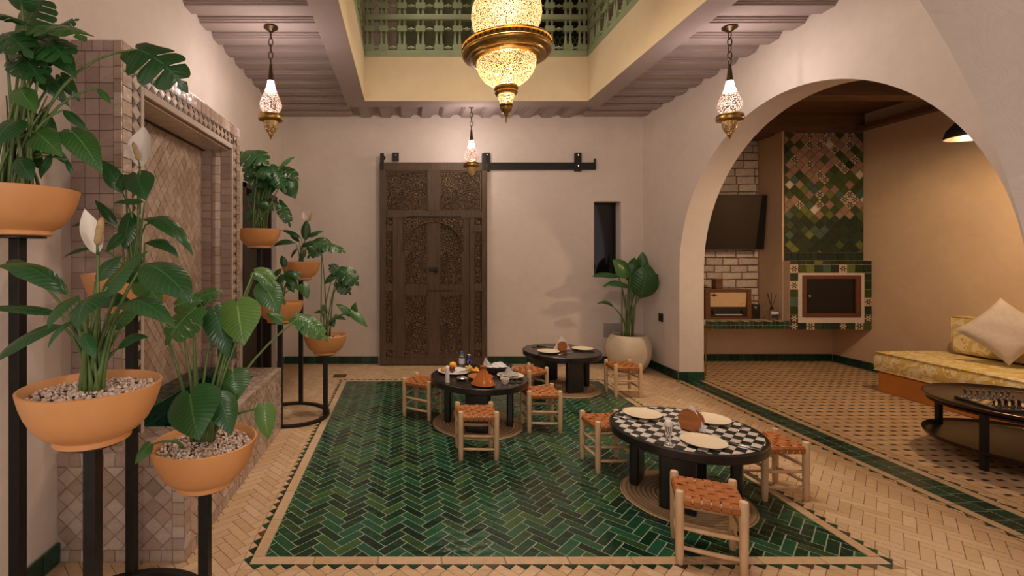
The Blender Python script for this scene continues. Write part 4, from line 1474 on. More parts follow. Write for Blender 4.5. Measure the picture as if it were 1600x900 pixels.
VB = 400 + (H - .01) / dk
rail(593.5, 603, 254.5, VB, .03)
rail(752.5, 761, 254.5, VB, .03)
rail(603, 752.5, 254.5, 267, .03)
rail(603, 752.5, 330, 341, .03)
rail(603, 752.5, 558.5, VB, .026)
rail(668, 687, 267, 330, .03)
for s in (0, 1):
    m_ = (lambda u: u) if not s else (lambda u: 1354.5 - u)

    def r2(u0, u1, v0, v1, t=.022):
        a, e = sorted((m_(u0), m_(u1)))
        return rail(a, e, v0, v1, t)
    r2(613.5, 621, 341, 558.5, .03)
    r2(601.5, 613.5, 352.5, 362, .026)
    r2(601.5, 613.5, 443, 455, .026)
    r2(601.5, 613.5, 536, 547, .026)
    r2(621, 632, 341, 558.5, .018)
    r2(632, 668, 446, 460, .022)
    r2(632, 668, 553, 558.5, .018)
    for (v0, v1, u0, u1) in ((267, 330, 603, 668), (341, 352.5, 603, 613.5), (362, 443, 603, 613.5), (455, 536, 603, 613.5), (547, 558.5, 603, 613.5), (345, 446, 632, 668), (460, 553, 632, 668)):
        a, e = sorted((m_(u0), m_(u1)))
        pn = MB().box(-(dx(e) - dx(a)) / 2, (dx(e) - dx(a)) / 2, -.004, .012, -(dzz(v0) - dzz(v1)) / 2, (dzz(v0) - dzz(v1)) / 2)
        o = pn.build('carved_panel', M['carved'], door)
        o.location = (dx((a + e) / 2), DY + .004, (dzz(v0) + dzz(v1)) / 2)
        if u1 > 620:                                       # raised bead round the larger panels
            bb = MB()
            for (x0, x1, z0, z1) in ((dx(a), dx(a) + .014, dzz(v1), dzz(v0)), (dx(e) - .014, dx(e), dzz(v1), dzz(v0)), (dx(a), dx(e), dzz(v0) - .014, dzz(v0)), (dx(a), dx(e), dzz(v1), dzz(v1) + .014)):
                bb.box(x0, x1, DY - .008, DY + .002, z0, z1)
            bb.build('panel_bead', M['doorwood'], door)
rail(668, 686.5, 341, 558.5, .024, 'meeting_stile')
# spandrels above the arch of the double leaf
ar, ac_u, ac_v = 46.5, 677.25, 393.0
for s in (-1, 1):
    pts = [(ac_u + s * ar * math.cos(w), ac_v - ar * math.sin(w)) for w in [PI / 2 * i / 14 for i in range(15)]]
    b = MB()
    for i in range(14):
        p, q = pts[i], pts[i + 1]
        poly = [(dx(p[0]), dzz(p[1])), (dx(q[0]), dzz(q[1])), (dx(q[0]), dzz(341)), (dx(p[0]), dzz(341))]
        b.prism(ccw(poly), -.012, .018, lambda x, z, t: (x, DY - t, z))
    b.build('arch_spandrel', M['carved'], door)
    MB().tube([(dx(u), DY - .018, dzz(v)) for u, v in pts], .009, 6).build('arch_moulding', M['doorwood'], door, 'all')
MB().tube([(dx(636), DY - .02, dzz(339)), (dx(720), DY - .02, dzz(339))], .008, 6).build('slide_bolt', M['iron'], door)
MB().tube([(dx(670), DY - .02, dzz(454)), (dx(706), DY - .02, dzz(454))], .007, 6).build('slide_bolt', M['iron'], door)
lk = MB().box(dx(671), dx(684), DY - .04, DY - .012, dzz(423), dzz(417.5)).build('lock', M['iron'], door, False, .004)
MB().tube([(dx(683), DY - .03, dzz(421)), (dx(684), DY - .035, dzz(424)), (dx(682), DY - .03, dzz(427)), (dx(679), DY - .03, dzz(424))], .006, 6).build('lock_ring', M['iron'], lk, 'all')
for u in (597, 756):
    hg = MB().box(dx(u - 3), dx(u + 3), DY - .03, DY + .02, dzz(266), dzz(240)).build('hanger_strap', M['iron'], door, False, .003)
    wl = MB().lathe([(.028, -.01), (.028, .01)], 16)
    MB().add([(p[0] + dx(u + 2), DY + .03 + p[2], p[1] + dzz(246)) for p in wl.v], wl.f).build('roller', M['iron'], hg, True)

rl = thing('door_rail', 'flat black iron sliding rail fixed across the back wall', 'rail', (dx(770), 6.22, dzz(258)))
MB().box(dx(600), dx(934), 6.215, 6.228, dzz(263.5), dzz(252)).build('rail_bar', M['iron'], rl)
for u in (618, 762.5, 906.5):
    k_ = MB().box(dx(u - 5), dx(u + 5), 6.205, YB, dzz(266 if u > 700 else 250), dzz(237)).build('rail_bracket', M['iron'], rl, False, .003)
    for v in (241, 258):
        MB().lathe([(.012, -.01), (.012, .01), (0, .012)], 8, (0, 0, 0)).build('bolt', M['steel'], k_).location = (dx(u), 6.205, dzz(v))
MB().box(dx(932), dx(934), 6.205, 6.235, dzz(263.5), dzz(246)).build('end_stop', M['iron'], rl)

# small fittings on the walls
sw = thing('wall_socket', 'small dark wall socket on the white wall between the pot and the arch', 'socket', P(1033, 496, 5.80))
q = P(1033, 496, 5.80)
MB().box(XR - .012, XR, q.y - .045, q.y + .045, q.z - .05, q.z + .05).build('cover_plate', M['blackplastic'], sw, False, .003)
MB().box(XR - .016, XR - .012, q.y - .028, q.y + .028, q.z - .03, q.z + .03).build('socket_insert', M['iron'], sw)
cv = MB().box((943 - PU) / F * YB, (969 - PU) / F * YB, YB - .006, YB, H - 127 / F * YB, H - 105 / F * YB).build('cover_plate', M['greycloth'])
cv.name = 'utility_cover'
tag(cv, 'plain grey cover plate low on the back wall behind the white plant pot', 'cover plate')
# ================================================================== LAMPS
def chain(root, x, y, z0, z1, r, name='chain_link'):
    n = max(2, round((z1 - z0) / (r * 2.9)))
    st_ = (z1 - z0) / n
    for i in range(n):
        zc = z0 + st_ * (i + .5)
        pts = []
        for k_ in range(10):
            w = 2 * PI * k_ / 10
            a, c_ = r * math.cos(w), st_ * .62 * math.sin(w)
            pts.append((x + (a if i % 2 else 0), y + (0 if i % 2 else a), zc + c_))
        MB().tube(pts, r * .24, 5, closed=True).build(name, M['bronze'], root, 'all')


def pendant(label, x, y, zt=2.31):
    """small pierced lantern; zt = tip height"""
    t = thing('pendant_lantern', label, 'lamp', (x, y, 3.19))
    zp = ZJ if True else 0
    MB().lathe([(.055, 0), (.055, -.012), (.03, -.03), (.012, -.045), (0, -.045)], 24, (x, y, zp)).build('ceiling_rose', M['bronze'], t, True)
    chain(t, x, y, zt + .585, zp - .04, .017)
    MB().lathe([(.0, .595), (.010, .595), (.016, .54), (.022, .48), (.026, .462)], 14, (x, y, zt), cap=False).build('stem_cone', M['bronze'], t, True)
    MB().lathe([(.024, .463), (.028, .44), (.036, .405), (.044, .385)], 20, (x, y, zt), cap=False).build('bulb_neck', M['bulb'], t, 'all')
    MB().lathe([(.044, .385), (.062, .345), (.080, .300), (.086, .272), (.080, .245), (.062, .218), (.054, .212)], 28, (x, y, zt), cap=False).build('pierced_glass', M['pdglass'], t, 'all')
    MB().lathe([(.050, .216), (.060, .210), (.086, .200), (.095, .190), (.096, .165), (.092, .155), (.075, .150), (.056, .145)], 32, (x, y, zt), cap=False).build('brass_ring', M['brass'], t, True)
    MB().lathe([(.056, .147), (.055, .12), (.048, .09), (.034, .062), (.020, .048)], 24, (x, y, zt), cap=False).build('pierced_cup', M['cupglass'], t, 'all')
    MB().lathe([(.020, .05), (.022, .044), (.014, .034), (.008, .022), (.004, .012), (0, 0)], 14, (x, y, zt), cap=False).build('finial', M['brass'], t, 'all')
    lamp('pendant_or_fill_light', (x, y, zt + .43), PENDANT_W, PENDANT_C, .05)
    return t


M['cupglass'] = pierced('pierced_brass_cup', (1.0, 0.55, 0.30), 0.6, (0.32, 0.20, 0.07), 150, 0.28)
pendant('small pierced lantern on a chain over the wall fountain and plants', -1.055, 3.77)
pendant('small pierced lantern on a chain beside the big white arch', 2.55, 3.77)
pendant('small pierced lantern hanging in front of the carved sliding door', .79, 5.72)
lamp('pendant_or_fill_light', (.79, 1.30, 2.74), PENDANT_W, PENDANT_C, .06)  # added fill light above the view, no lantern hangs here
lamp('fill_light', (-.3, -1.2, 1.75), 30.0, (1.0, .84, .72), .25)        # added fill behind the camera, no such lamp is built
#      # the light above the view is added fill too, without a lantern

cx, cy = .80, 3.80
cz0 = 2.455                                # tip of the chandelier
ch_ = thing('chandelier', 'large brass and glowing pierced glass chandelier hanging in the skylight', 'chandelier', (cx, cy, 4.9))
MB().lathe([(0, 0), (.006, .004), (.008, .025), (.006, .042), (.014, .05), (.02, .058), (.012, .066), (.018, .075), (.038, .088), (.046, .108), (.05, .122), (.042, .130), (.055, .136), (.05, .148)], 20, (cx, cy, cz0), cap=False).build('finial', M['brass'], ch_, True)
MB().lathe([(.046, .146), (.050, .165), (.062, .20), (.068, .222)], 24, (cx, cy, cz0), cap=False).build('lower_glass', M['chglass'], ch_, 'all')
MB().lathe([(.062, .218), (.082, .222), (.090, .235), (.084, .25), (.094, .265), (.092, .282), (.078, .29), (.075, .295)], 32, (cx, cy, cz0), cap=False).build('collar', M['brass'], ch_, True)
MB().lathe([(.078, .292), (.13, .312), (.175, .345), (.207, .39), (.226, .435), (.232, .47), (.228, .49)], 48, (cx, cy, cz0), cap=False).build('bowl_glass', M['chglass'], ch_, 'all')
Z0 = .485
MB().lathe([(.222, Z0), (.238, Z0 - .002), (.250, Z0 + .005), (.268, Z0 + .008), (.272, Z0 + .020), (.298, Z0 + .024), (.304, Z0 + .036), (.334, Z0 + .042), (.345, Z0 + .055), (.348, Z0 + .070), (.346, Z0 + .075)], 64, (cx, cy, cz0), cap=False).build('moulded_ring', M['brass'], ch_, True)
MB().lathe([(.347, Z0 + .075), (.345, Z0 + .098), (.342, Z0 + .120)], 64, (cx, cy, cz0), cap=False).build('gallery_band', M['brass'], ch_, True)
MB().lathe([(.349, Z0 + .116), (.352, Z0 + .122), (.346, Z0 + .130), (.30, Z0 + .135), (.16, Z0 + .145), (.15, Z0 + .165), (.14, Z0 + .168)], 64, (cx, cy, cz0), cap=False).build('top_plate', M['brass'], ch_, True)
for i in range(48):
    w = 2 * PI * i / 48
    Mx = Matrix.Translation((cx + .3475 * math.cos(w), cy + .3475 * math.sin(w), cz0 + Z0 + .098)) @ Matrix.Rotation(w, 4, 'Z')
    MB().obox(Mx, .006, .011, .016).build('band_stud', M['bronze'], ch_)
MB().lathe([(.14, .65), (.19, .675), (.235, .72), (.265, .78), (.275, .84), (.268, .92), (.24, .99), (.19, 1.05), (.14, 1.10), (.12, 1.2)], 48, (cx, cy, cz0), cap=False).build('globe_glass', M['chglass'], ch_, 'all')
MB().lathe([(.125, 1.19), (.14, 1.2), (.14, 1.22), (.06, 1.26), (.04, 1.32), (.015, 1.36), (0, 1.36)], 32, (cx, cy, cz0), cap=False).build('top_cap', M['brass'], ch_, True)
chain(ch_, cx, cy, cz0 + 1.34, 4.9, .03)
MB().tube([(SX0 - .1, cy, 4.93), (SX1 + .1, cy, 4.93)], .04, 8).build('hanging_bar', M['iron'], ch_, 'all')
lamp('chandelier_light', (cx, cy, cz0 + .42), CHANDELIER_W, CHANDELIER_C, .06)
for xx_ in (-.5, .5):                       # unseen spots added over the skylight to brighten the floor
    for yy_ in (-.9, .9):
        sl = thing('fill_downlight', 'added unseen fill light above the skylight, ' + ('fountain' if xx_ < 0 else 'arch') + ' side, ' + ('carved door' if yy_ > 0 else 'entrance') + ' end', 'lamp', (cx + xx_, cy + yy_, 6.2), 0, 'added fill lights')
        MB().lathe([(.09, 6.2), (.09, 6.18), (.07, 6.175), (.07, 6.199)], 20, (cx + xx_, cy + yy_, 0), cap=False).build('added_fill_ring', M['white'], sl, True)
        lamp('fill_spot', (cx + xx_, cy + yy_, 6.15), FILL_SPOT_W, FILL_SPOT_C, .12, None, 52)
lamp('chandelier_light', (cx, cy, cz0 + .86), CHANDELIER_W * .4, CHANDELIER_C, .10)

# ================================================================== STOOLS, TABLES, MATS
def make_stool():
    t = thing('stool', 'stool', 'stool', (0, 0, 0))
    A, B_, Ht = .122, .110, .335
    for sx in (-1, 1):
        for sy in (-1, 1):
            MB().lathe([(.013, 0), (.0155, .004), (.0175, .06), (.0185, .2), (.019, Ht - .012), (.0165, Ht - .003), (.010, Ht), (0, Ht)], 12, (sx * A, sy * B_, 0)).build('leg', M['wood'], t, True, 0, True)
    for sy in (-1, 1):
        for z in (.075, .165):
            MB().tube([(-A, sy * B_, z + .003), (-A / 3, sy * B_, z), (A / 3, sy * B_, z - .002), (A, sy * B_, z)], [.008, .0105, .0105, .008], 8).build('rung', M['wood'], t, 'all', 0, True)
        MB().tube([(-A, sy * B_, .293), (A, sy * B_, .293)], .012, 8).build('seat_rail', M['wood'], t, 'all', 0, True)
    for sx in (-1, 1):
        for z in (.098, .190):
            MB().tube([(sx * A, -B_, z), (sx * A, -B_ / 3, z + .002), (sx * A, B_ / 3, z), (sx * A, B_, z - .002)], [.008, .0105, .0105, .008], 8).build('rung', M['wood'], t, 'all', 0, True)
        MB().tube([(sx * A, -B_, .293), (sx * A, B_, .293)], .012, 8).build('seat_rail', M['wood'], t, 'all', 0, True)

    def strap(along, c, w, par, half, k_):
        path = []
        n = 24
        path += [(-half - .004, .268), (-half - .0135, .278), (-half - .0135, .298), (-half - .006, .308)]
        for i in range(n + 1):
            a = -half + 2 * half * i / n
            sag = .010 * (1 - (a / half) ** 2) * (1 - (c / (B_ if along == 'x' else A)) ** 2 * .7)
            path.append((a, .3095 - sag + .0028 * par * math.sin(PI * (i / n) * k_ + .5)))
        path += [(half + .006, .308), (half + .0135, .298), (half + .0135, .278), (half + .004, .268)]
        if along == 'x':
            MB().ribbon([(a, c, z) for a, z in path], (0, -1, 0), w, .0022).build('leather_strap', M['leather'], t, False, 0, True)
        else:
            MB().ribbon([(c, a, z) for a, z in path], (1, 0, 0), w, .0022).build('leather_strap', M['leather'], t, False, 0, True)
    ny_, nx_ = 5, 6
    for j in range(ny_):
        strap('x', (j - (ny_ - 1) / 2) * .037, .034, 1 if j % 2 else -1, A, nx_)
    for i in range(nx_):
        strap('y', (i - (nx_ - 1) / 2) * .0365, .031, -1 if i % 2 else 1, B_, ny_)
    return t


STOOLS = [(1.405, 2.236, -23.6, 'woven tan leather stool on pale legs nearest the front edge of the green tiles'),
          (1.355, 3.215, 5, 'woven leather stool on the plant side of the checkered table'),
          (2.175, 2.86, 2, 'woven leather stool on the arch side of the checkered table, standing on beige tiles'),
          (.504, 3.40, 0, 'woven leather stool in front of the laid black table with the tagine'),
          (.155, 4.235, -30.7, 'woven leather stool on the plant side of the table with the tagine'),
          (1.105, 3.91, 0, 'woven leather stool standing on the green tiles just beside the tagine table'),
          (1.195, 4.63, 34, 'woven leather stool turned cornerwise between the two black tables'),
          (2.20, 4.85, 1, 'woven leather stool by the white plant pot, beside the far black table')]
stool0 = make_stool()
for i, (x, y, a, lb) in enumerate(STOOLS):
    if i == 0:
        stool0.location = (x, y, 0)
        stool0.rotation_euler = (0, 0, math.radians(a))
        stool0['label'] = lb
        stool0['group'] = 'leather stools round the low tables'
    else:
        copy_tree(stool0, (x, y, 0), math.radians(a), lb, 'leather stools round the low tables')

TZ, TR = .392, .405


def make_table(label, x, y, a0, top_mat, legs_r=.255):
    t = thing('low_table', label, 'table', (x, y, 0), 0, 'round low tables')
    MB().lathe([(0, TZ - .05), (TR - .006, TZ - .05), (TR, TZ - .045), (TR, TZ - .005), (TR - .005, TZ), (TR - .018, TZ), (TR - .019, TZ - .003), (0, TZ - .003)], 72, (x, y, 0)).build('tabletop', M['blackwood'], t, True)
    MB().lathe([(0, TZ - .003), (TR - .020, TZ - .003), (TR - .020, TZ - .0005), (0, TZ - .0005)], 72, (x, y, 0)).build('top_inlay', top_mat, t, True)
    for k in range(4):
        w = math.radians(a0 + 90 * k)
        Mx = Matrix.Translation((x + legs_r * math.cos(w), y + legs_r * math.sin(w), .0125 + (TZ - .0625) / 2)) @ Matrix.Rotation(w + PI / 2, 4, 'Z')
        MB().obox(Mx, .18, .055, TZ - .0625).build('leg', M['blackwood'], t, True, .012)
    return t


def make_mat(label, x, y, r):
    prof = []
    n = 14
    for i in range(n):
        a = r * i / n
        prof += [(a + r / n * .08, .007), (a + r / n * .5, .0122), (a + r / n * .92, .007)]
    prof[0] = (0, .008)
    prof += [(r, .004), (r - .005, .0005)]
    prof = [(0, .0005)] + prof[::-1] if False else prof
    m = MB().lathe(prof[::-1], 72).build('woven_mat', M['mat'], None, True)
    m.location = (x, y, 0)
    return tag(m, label, 'mat', 'round woven mats')


T1, T2, T3 = (1.64, 2.82), (.62, 4.03), (1.67, 5.13)
make_mat('round woven esparto mat under the checkered table', 1.62, 2.775, .345)
make_mat('round woven esparto mat under the laid table with the tagine', .60, 4.0, .37)
make_mat('round woven esparto mat under the far black table by the pot', 1.68, 5.08, .37)
t1 = make_table('low round table with a black and white checkered tile top', T1[0], T1[1], 143, M['tt_black'])
t2 = make_table('low round black table laid with fruit, tagine and bread basket', T2[0], T2[1], -12, M['tabletop'])
t3 = make_table('low round black table with two cream plates, farther back near the plant pot', T3[0], T3[1], -78, M['tabletop'])
s = .047
circ = [(TR * .95 * math.cos(2 * PI * i / 40), TR * .95 * math.sin(2 * PI * i / 40)) for i in range(40)]
tl = []
for i in range(-13, 13):
    for j in range(-9, 9):
        sy = s * 1.35
        pl = [(i * s, j * sy), ((i + 1) * s, j * sy), ((i + 1) * s, (j + 1) * sy), (i * s, (j + 1) * sy)]
        pl = clip_to(pl, circ)
        if len(pl) > 2:
            tl.append((pl, M['tt_black' if (i + j) % 2 else 'tt_white']))
c45 = math.sqrt(.5)
field(t1, 'top_tile', tl, ((T1[0], T1[1], TZ - .0005), (c45, -c45, 0), (c45, c45, 0), (0, 0, 1)), .0022, .0022, ch=.0006, nmax=280, tilt=.002)
TT = TZ + .0022


# ---- plates, cutlery, napkin holders
def plate(label, x, y, z, r=.112, group='cream plates'):
    m = MB().lathe([(0, .0015), (r * .55, .0015), (r * .6, 0), (r * .66, .002), (r * .9, .010), (r * .985, .0155), (r, .0175), (r * .985, .0185), (r * .88, .0145), (r * .7, .0075), (0, .0065)], 48, (x, y, z)).build('plate', M['plate'], None, True)
    return tag(m, label, 'plate', group)


plate('cream plate on the checkered table, beside the leather stool on the plant side', 1.495, 3.03, TT)
plate('cream plate on the checkered table, behind the napkin holder on the arch side', 1.86, 2.93, TT)
plate('cream plate on the checkered table closest to the front stool', 1.60, 2.575, TT)
plate('cream plate on the far black table, on the side of the carved door', 1.50, 5.02, TZ)
plate('cream plate on the far black table, on the side of the white pot', 1.91, 5.17, TZ)


def fork(label, p0, p1, z, mat):
    p0, p1 = Vector((*p0, z + .004)), Vector((*p1, z + .004))
    d = (p1 - p0).normalized()
    L = (p1 - p0).length
    sd = d.cross(Vector((0, 0, 1)))
    t = thing('fork', label, 'fork', (p0.x, p0.y, z))
    MB().tube([p0, p0 + d * L * .4, p0 + d * L * .66], [.0045, .0028, .0026], 6, flat=1).build('handle', mat, t, 'all')
    MB().ribbon([p0 + d * L * .64, p0 + d * L * .70, p0 + d * L * .82], Vector(sd), .018, .002).build('fork_head', mat, t)
    for k in (-1.5, -.5, .5, 1.5):
        MB().tube([p0 + d * L * .81 + sd * k * .005, p1 + sd * k * .005 + Vector((0, 0, .002))], .0013, 4).build('tine', mat, t)
    return t


def knife(label, p0, p1, z, mat):
    p0, p1 = Vector((*p0, z + .004)), Vector((*p1, z + .004))
    d = (p1 - p0).normalized()
    L = (p1 - p0).length
    sd = d.cross(Vector((0, 0, 1)))
    t = thing('knife', label, 'knife', (p0.x, p0.y, z))
    MB().tube([p0, p0 + d * L * .25, p0 + d * L * .48], [.0055, .006, .0045], 6).build('handle', mat, t, 'all')
    MB().ribbon([p0 + d * L * .46, p0 + d * L * .6, p0 + d * L * .85, p1], Vector(sd), .016, .0015).build('blade', M['steel'], t)
    return t


fork('dark handled fork beside the front plate on the checkered table', (1.83, 2.47), (1.69, 2.63), TT, M['steel'])
knife('thin steel knife at the edge of the checkered table near the plant side stool', (1.30, 3.02), (1.48, 2.86), TT, M['steel'])
fork('steel fork beyond the plate next to the arch side of the checkered table', (1.90, 2.74), (2.02, 2.86), TT, M['steel'])
fork('dark fork at the back edge of the far black table by the door', (1.40, 5.30), (1.56, 5.25), TZ, M['copper'])
knife('dark knife at the back edge of the far black table by the door', (1.47, 5.36), (1.66, 5.28), TZ, M['copper'])
knife('steel knife in front of the napkin holder on the far black table', (1.56, 4.88), (1.76, 5.02), TZ, M['steel'])
fork('dark fork in front of the plate on the pot side of the far black table', (1.98, 5.02), (1.78, 5.06), TZ, M['copper'])


def napkin_holder(label, x, y, z, rz, r=.053, wn=.098, hn=.158, group='wooden napkin holders'):
    t = thing('napkin_holder', label, 'napkin holder', (x, y, z), rz, group)
    disc = [(r * math.cos(w), r * .95 + r * math.sin(w)) for w in [math.radians(-70 + 320 * i / 24) for i in range(25)]]
    for s_ in (-1, 1):
        MB().prism(disc, -.005, .005, lambda a, c, q_: (a, s_ * .018 + q_, c)).build('side_disc', M['olivewood'], t, True, .002, True)
    MB().box(-.05, .05, -.022, .022, 0, .010).build('base', M['olivewood'], t, False, .002, True)
    for k in range(3):
        yy = -.008 + k * .008
        MB().prism([(-wn + k * .004, .012), (wn - .003 + k * .003, .012), (.0 + k * .004, hn - k * .004)], -.002, .002, lambda a, c, q_: (a, yy + q_ + .05 * 0, c)).build('napkin', M['napkin'], t, False, 0, True)
    return t


napkin_holder('round orange wooden napkin holder with white paper napkins on the checkered table', 1.65, 2.77, TT, math.radians(-58), .064, .080, .150)
napkin_holder('round orange wooden napkin holder with a white folded napkin on the far black table', 1.67, 5.12, TZ, math.radians(3))
sk = thing('salt_shaker', 'small glass salt shaker with a white cap on the checkered table', 'shaker', (1.405, 2.56, TT))
MB().lathe([(.016, 0), (.020, .004), (.014, .02), (.012, .045), (.017, .07), (.018, .10)], 16, (1.405, 2.56, TT)).build('glass_body', M['clearglass'], sk, True)
MB().lathe([(.020, .10), (.021, .118), (.014, .128), (0, .13)], 16, (1.405, 2.56, TT)).build('cap', M['white'], sk, True)

# ---- the laid table
def T(u, v, h=0.0):
    """point on the laid table's top where the photo shows the foot of a thing at (u, v)"""
    y = (H - TZ) * F / (v - PV)
    return Vector(((u - PU) / F * y, y, TZ))


fp = T(706, 583)
pl_ = tag(MB().lathe([(0, .002), (.08, .002), (.10, .006), (.135, .016), (.14, .019), (.134, .020), (.10, .010), (0, .007)], 40, (fp.x + .02, fp.y + .02, TZ)).build('fruit_plate', M['white'], None, True),
          'white fruit plate on the laid table behind the white shaker', 'plate')
px, py, pz = fp.x + .02, fp.y + .02, TZ + .008


def ball(name, label, cat, x, y, z, r, mat, sq=1.0, stem_=False):
    prof = [(r * math.sin(PI * i / 12), r * sq * (1 - math.cos(PI * i / 12))) for i in range(13)]
    if stem_:
        prof[-1] = (0, prof[-2][1] - r * .02)
    t = thing(name, label, cat, (x, y, z))
    MB().lathe(prof, 20, (x, y, z), cap=False).build('skin', mat, t, 'all')
    MB().tube([(x, y, z + 2 * r * sq - .006), (x + .002, y, z + 2 * r * sq + .006)], .0022, 5).build('stem', M['stembrown'], t)
    return t


ball('orange', 'whole bright orange on the fruit plate of the laid table', 'orange', px - .005, py + .045, pz + .012, .034, M['orange'], .95)
ball('plum', 'dark red plum in front of the orange on the fruit plate', 'plum', px - .018, py - .02, pz, .025, M['plum'], 1.1, True)
o = MB().lathe([(0, 0), (.026, .004), (.032, .018), (.026, .034), (0, .042)], 16, (px - .085, py - .01, pz)).build('pastry', M['bread'], None, 'all')
tag(o, 'small golden pastry at the plant side rim of the fruit plate', 'pastry')
b = MB()
for k in range(10):
    a = math.radians(36 * k)
    c = Vector((px + .125 + .022 * math.cos(a), py - .045 + .02 * math.sin(a), pz + .015 + .010 * (k % 3)))
    b.lathe([(.014 * math.sin(PI * i / 6), .014 * (1 - math.cos(PI * i / 6))) for i in range(7)], 8, c, cap=False)
o = b.build('grape_bunch', M['pear'], None, 'all')
tag(o, 'small bunch of yellow grapes beside the fruit plate', 'grapes')
for k, (ox, oy, a) in enumerate(((.155, -.03, .3), (.18, -.045, -.4), (.20, -.02, .9))):
    pts = [(.032 * math.cos(PI * i / 10), .032 * math.sin(PI * i / 10)) for i in range(11)]
    Mx = Matrix.Translation((px + ox, py + oy, TZ + .004 + k * .008)) @ Matrix.Rotation(a, 4, 'Z') @ Matrix.Rotation(.5, 4, 'X')
    o = MB().prism(pts, -.005, .005, lambda x, y, t_, Mx=Mx: Mx @ Vector((x, y, t_ + .012))).build('orange_slice', M['orange'], None, False, .002)
    tag(o, ('cut orange melon slice lying against the yellow grapes', 'middle cut orange melon slice between grapes and tagine', 'cut orange melon slice lying closest to the bread basket')[k], 'fruit slice', 'melon slices beside the tagine')
knife('steel knife lying across the fruit plate', (px + .02, py - .095), (px + .13, py - .02), TZ + .02, M['steel'])
q = T(699, 597)
ws = thing('pepper_mill', 'slim tall white shaker standing at the front of the fruit plate', 'shaker', (q.x, q.y, TZ))
MB().lathe([(.013, 0), (.017, .004), (.0175, .03), (.0165, .08), (.017, .11), (.013, .125), (.006, .132), (0, .133)], 20, (q.x, q.y, TZ)).build('body', M['white'], ws, True)
MB().lathe([(.019, 0), (.019, .004), (.0, .004)], 20, (q.x, q.y, TZ)).build('foot', M['plate'], ws, True)

q = T(721.5, 575.5)
wb = thing('water_bottle', 'clear plastic water bottle with a blue cap on the laid table', 'bottle', (q.x, q.y, TZ))
MB().lathe([(0, .001), (.022, .001), (.0265, .006), (.0265, .05), (.0245, .054), (.0265, .06), (.0265, .10), (.022, .118), (.012, .135), (.011, .143)], 24, (q.x, q.y, TZ)).build('bottle_body', M['bottle'], wb, True)
MB().lathe([(.0272, .045), (.0272, .095)], 24, (q.x, q.y, TZ), cap=False).build('paper_label', M['labelpaper'], wb, 'all')
MB().lathe([(.0125, .138), (.0135, .14), (.0135, .156), (.0, .157)], 16, (q.x, q.y, TZ)).build('cap', M['bluecap'], wb, True)
q = T(733, 575)
cn = thing('drink_can', 'slim purple drink can with a white oval mark beside the water bottle', 'can', (q.x, q.y, TZ))
MB().lathe([(.022, 0), (.026, .006), (.026, .108), (.023, .116)], 24, (q.x, q.y, TZ)).build('can_body', M['purple'], cn, True)
MB().lathe([(.0235, .115), (.0235, .119), (.021, .117), (0, .117)], 24, (q.x, q.y, TZ)).build('can_lid', M['steel'], cn, True)
ov = MB()
ring_ = []
for i in range(24):
    w = 2 * PI * i / 24
    a, z_ = .75 * math.cos(w), .060 + .022 * math.sin(w)
    ring_.append((q.x + .0266 * math.sin(a), q.y - .0266 * math.cos(a), TZ + z_))
ov.add(ring_, [tuple(range(24))])
ov.tube([(q.x + .0268 * math.sin(a), q.y - .0268 * math.cos(a), TZ + z_) for a, z_ in ((-.45, .056), (-.3, .068), (-.1, .055), (.1, .067), (.3, .055), (.45, .066))], .0018, 5)
ov.build('oval_mark', M['napkin'], cn)
ov = MB().tube([(q.x + .0272 * math.sin(a), q.y - .0272 * math.cos(a), TZ + z_) for a, z_ in ((-.45, .056), (-.3, .068), (-.1, .055), (.1, .067), (.3, .055), (.45, .066))], .0026, 5)
ov.build('mark_writing', M['purple'], cn)

q = T(775, 584)
bk = thing('bread_basket', 'oval dark wicker bread basket lined with white napkins on the laid table', 'basket', (q.x, q.y + .06, TZ))
bx_, by_ = q.x - .0, q.y + .07
for k in range(6):
    r0 = .085 + k * .010
    pts = [(bx_ + 1.12 * r0 * math.cos(2 * PI * i / 36), by_ + .78 * r0 * math.sin(2 * PI * i / 36), TZ + .008 + k * .0095 + .0025 * (1 if (i + k) % 2 else -1)) for i in range(36)]
    MB().tube(pts, .0058, 5, closed=True).build('wicker_coil', M['wovenbasket'], bk, 'all')
MB().lathe([(0, .002), (.09, .002), (.09, .006), (0, .006)], 36, (bx_, by_, TZ), 1.1, .78).build('basket_base', M['wovenbasket'], bk, True)


def crumple(name, label, cat, c, sx, sy, peaks, mat, seed, parent=None, base=0.0):
    r = random.Random(seed)
    n = 22
    b = MB()
    for i in range(n + 1):
        for j in range(n + 1):
            x, y = 2 * i / n - 1, 2 * j / n - 1
            z = base
            for (px_, py_, h, w) in peaks:
                z += h * math.exp(-((x - px_) ** 2 + (y - py_) ** 2) / w)
            z += .006 * math.sin(9 * x + 5 * y + seed) + .004 * r.uniform(-1, 1)
            b.v.append((c[0] + x * sx * (1 + .1 * math.sin(3 * y + seed)), c[1] + y * sy * (1 + .1 * math.cos(3 * x)), c[2] + max(z, .002)))
    for i in range(n):
        for j in range(n):
            b.f.append((i * (n + 1) + j, (i + 1) * (n + 1) + j, (i + 1) * (n + 1) + j + 1, i * (n + 1) + j + 1))
    o = b.build(name, mat, parent, True)
    so = o.modifiers.new('thick', 'SOLIDIFY')
    so.thickness = .002
    if parent is None:
        tag(o, label, cat)
    return o


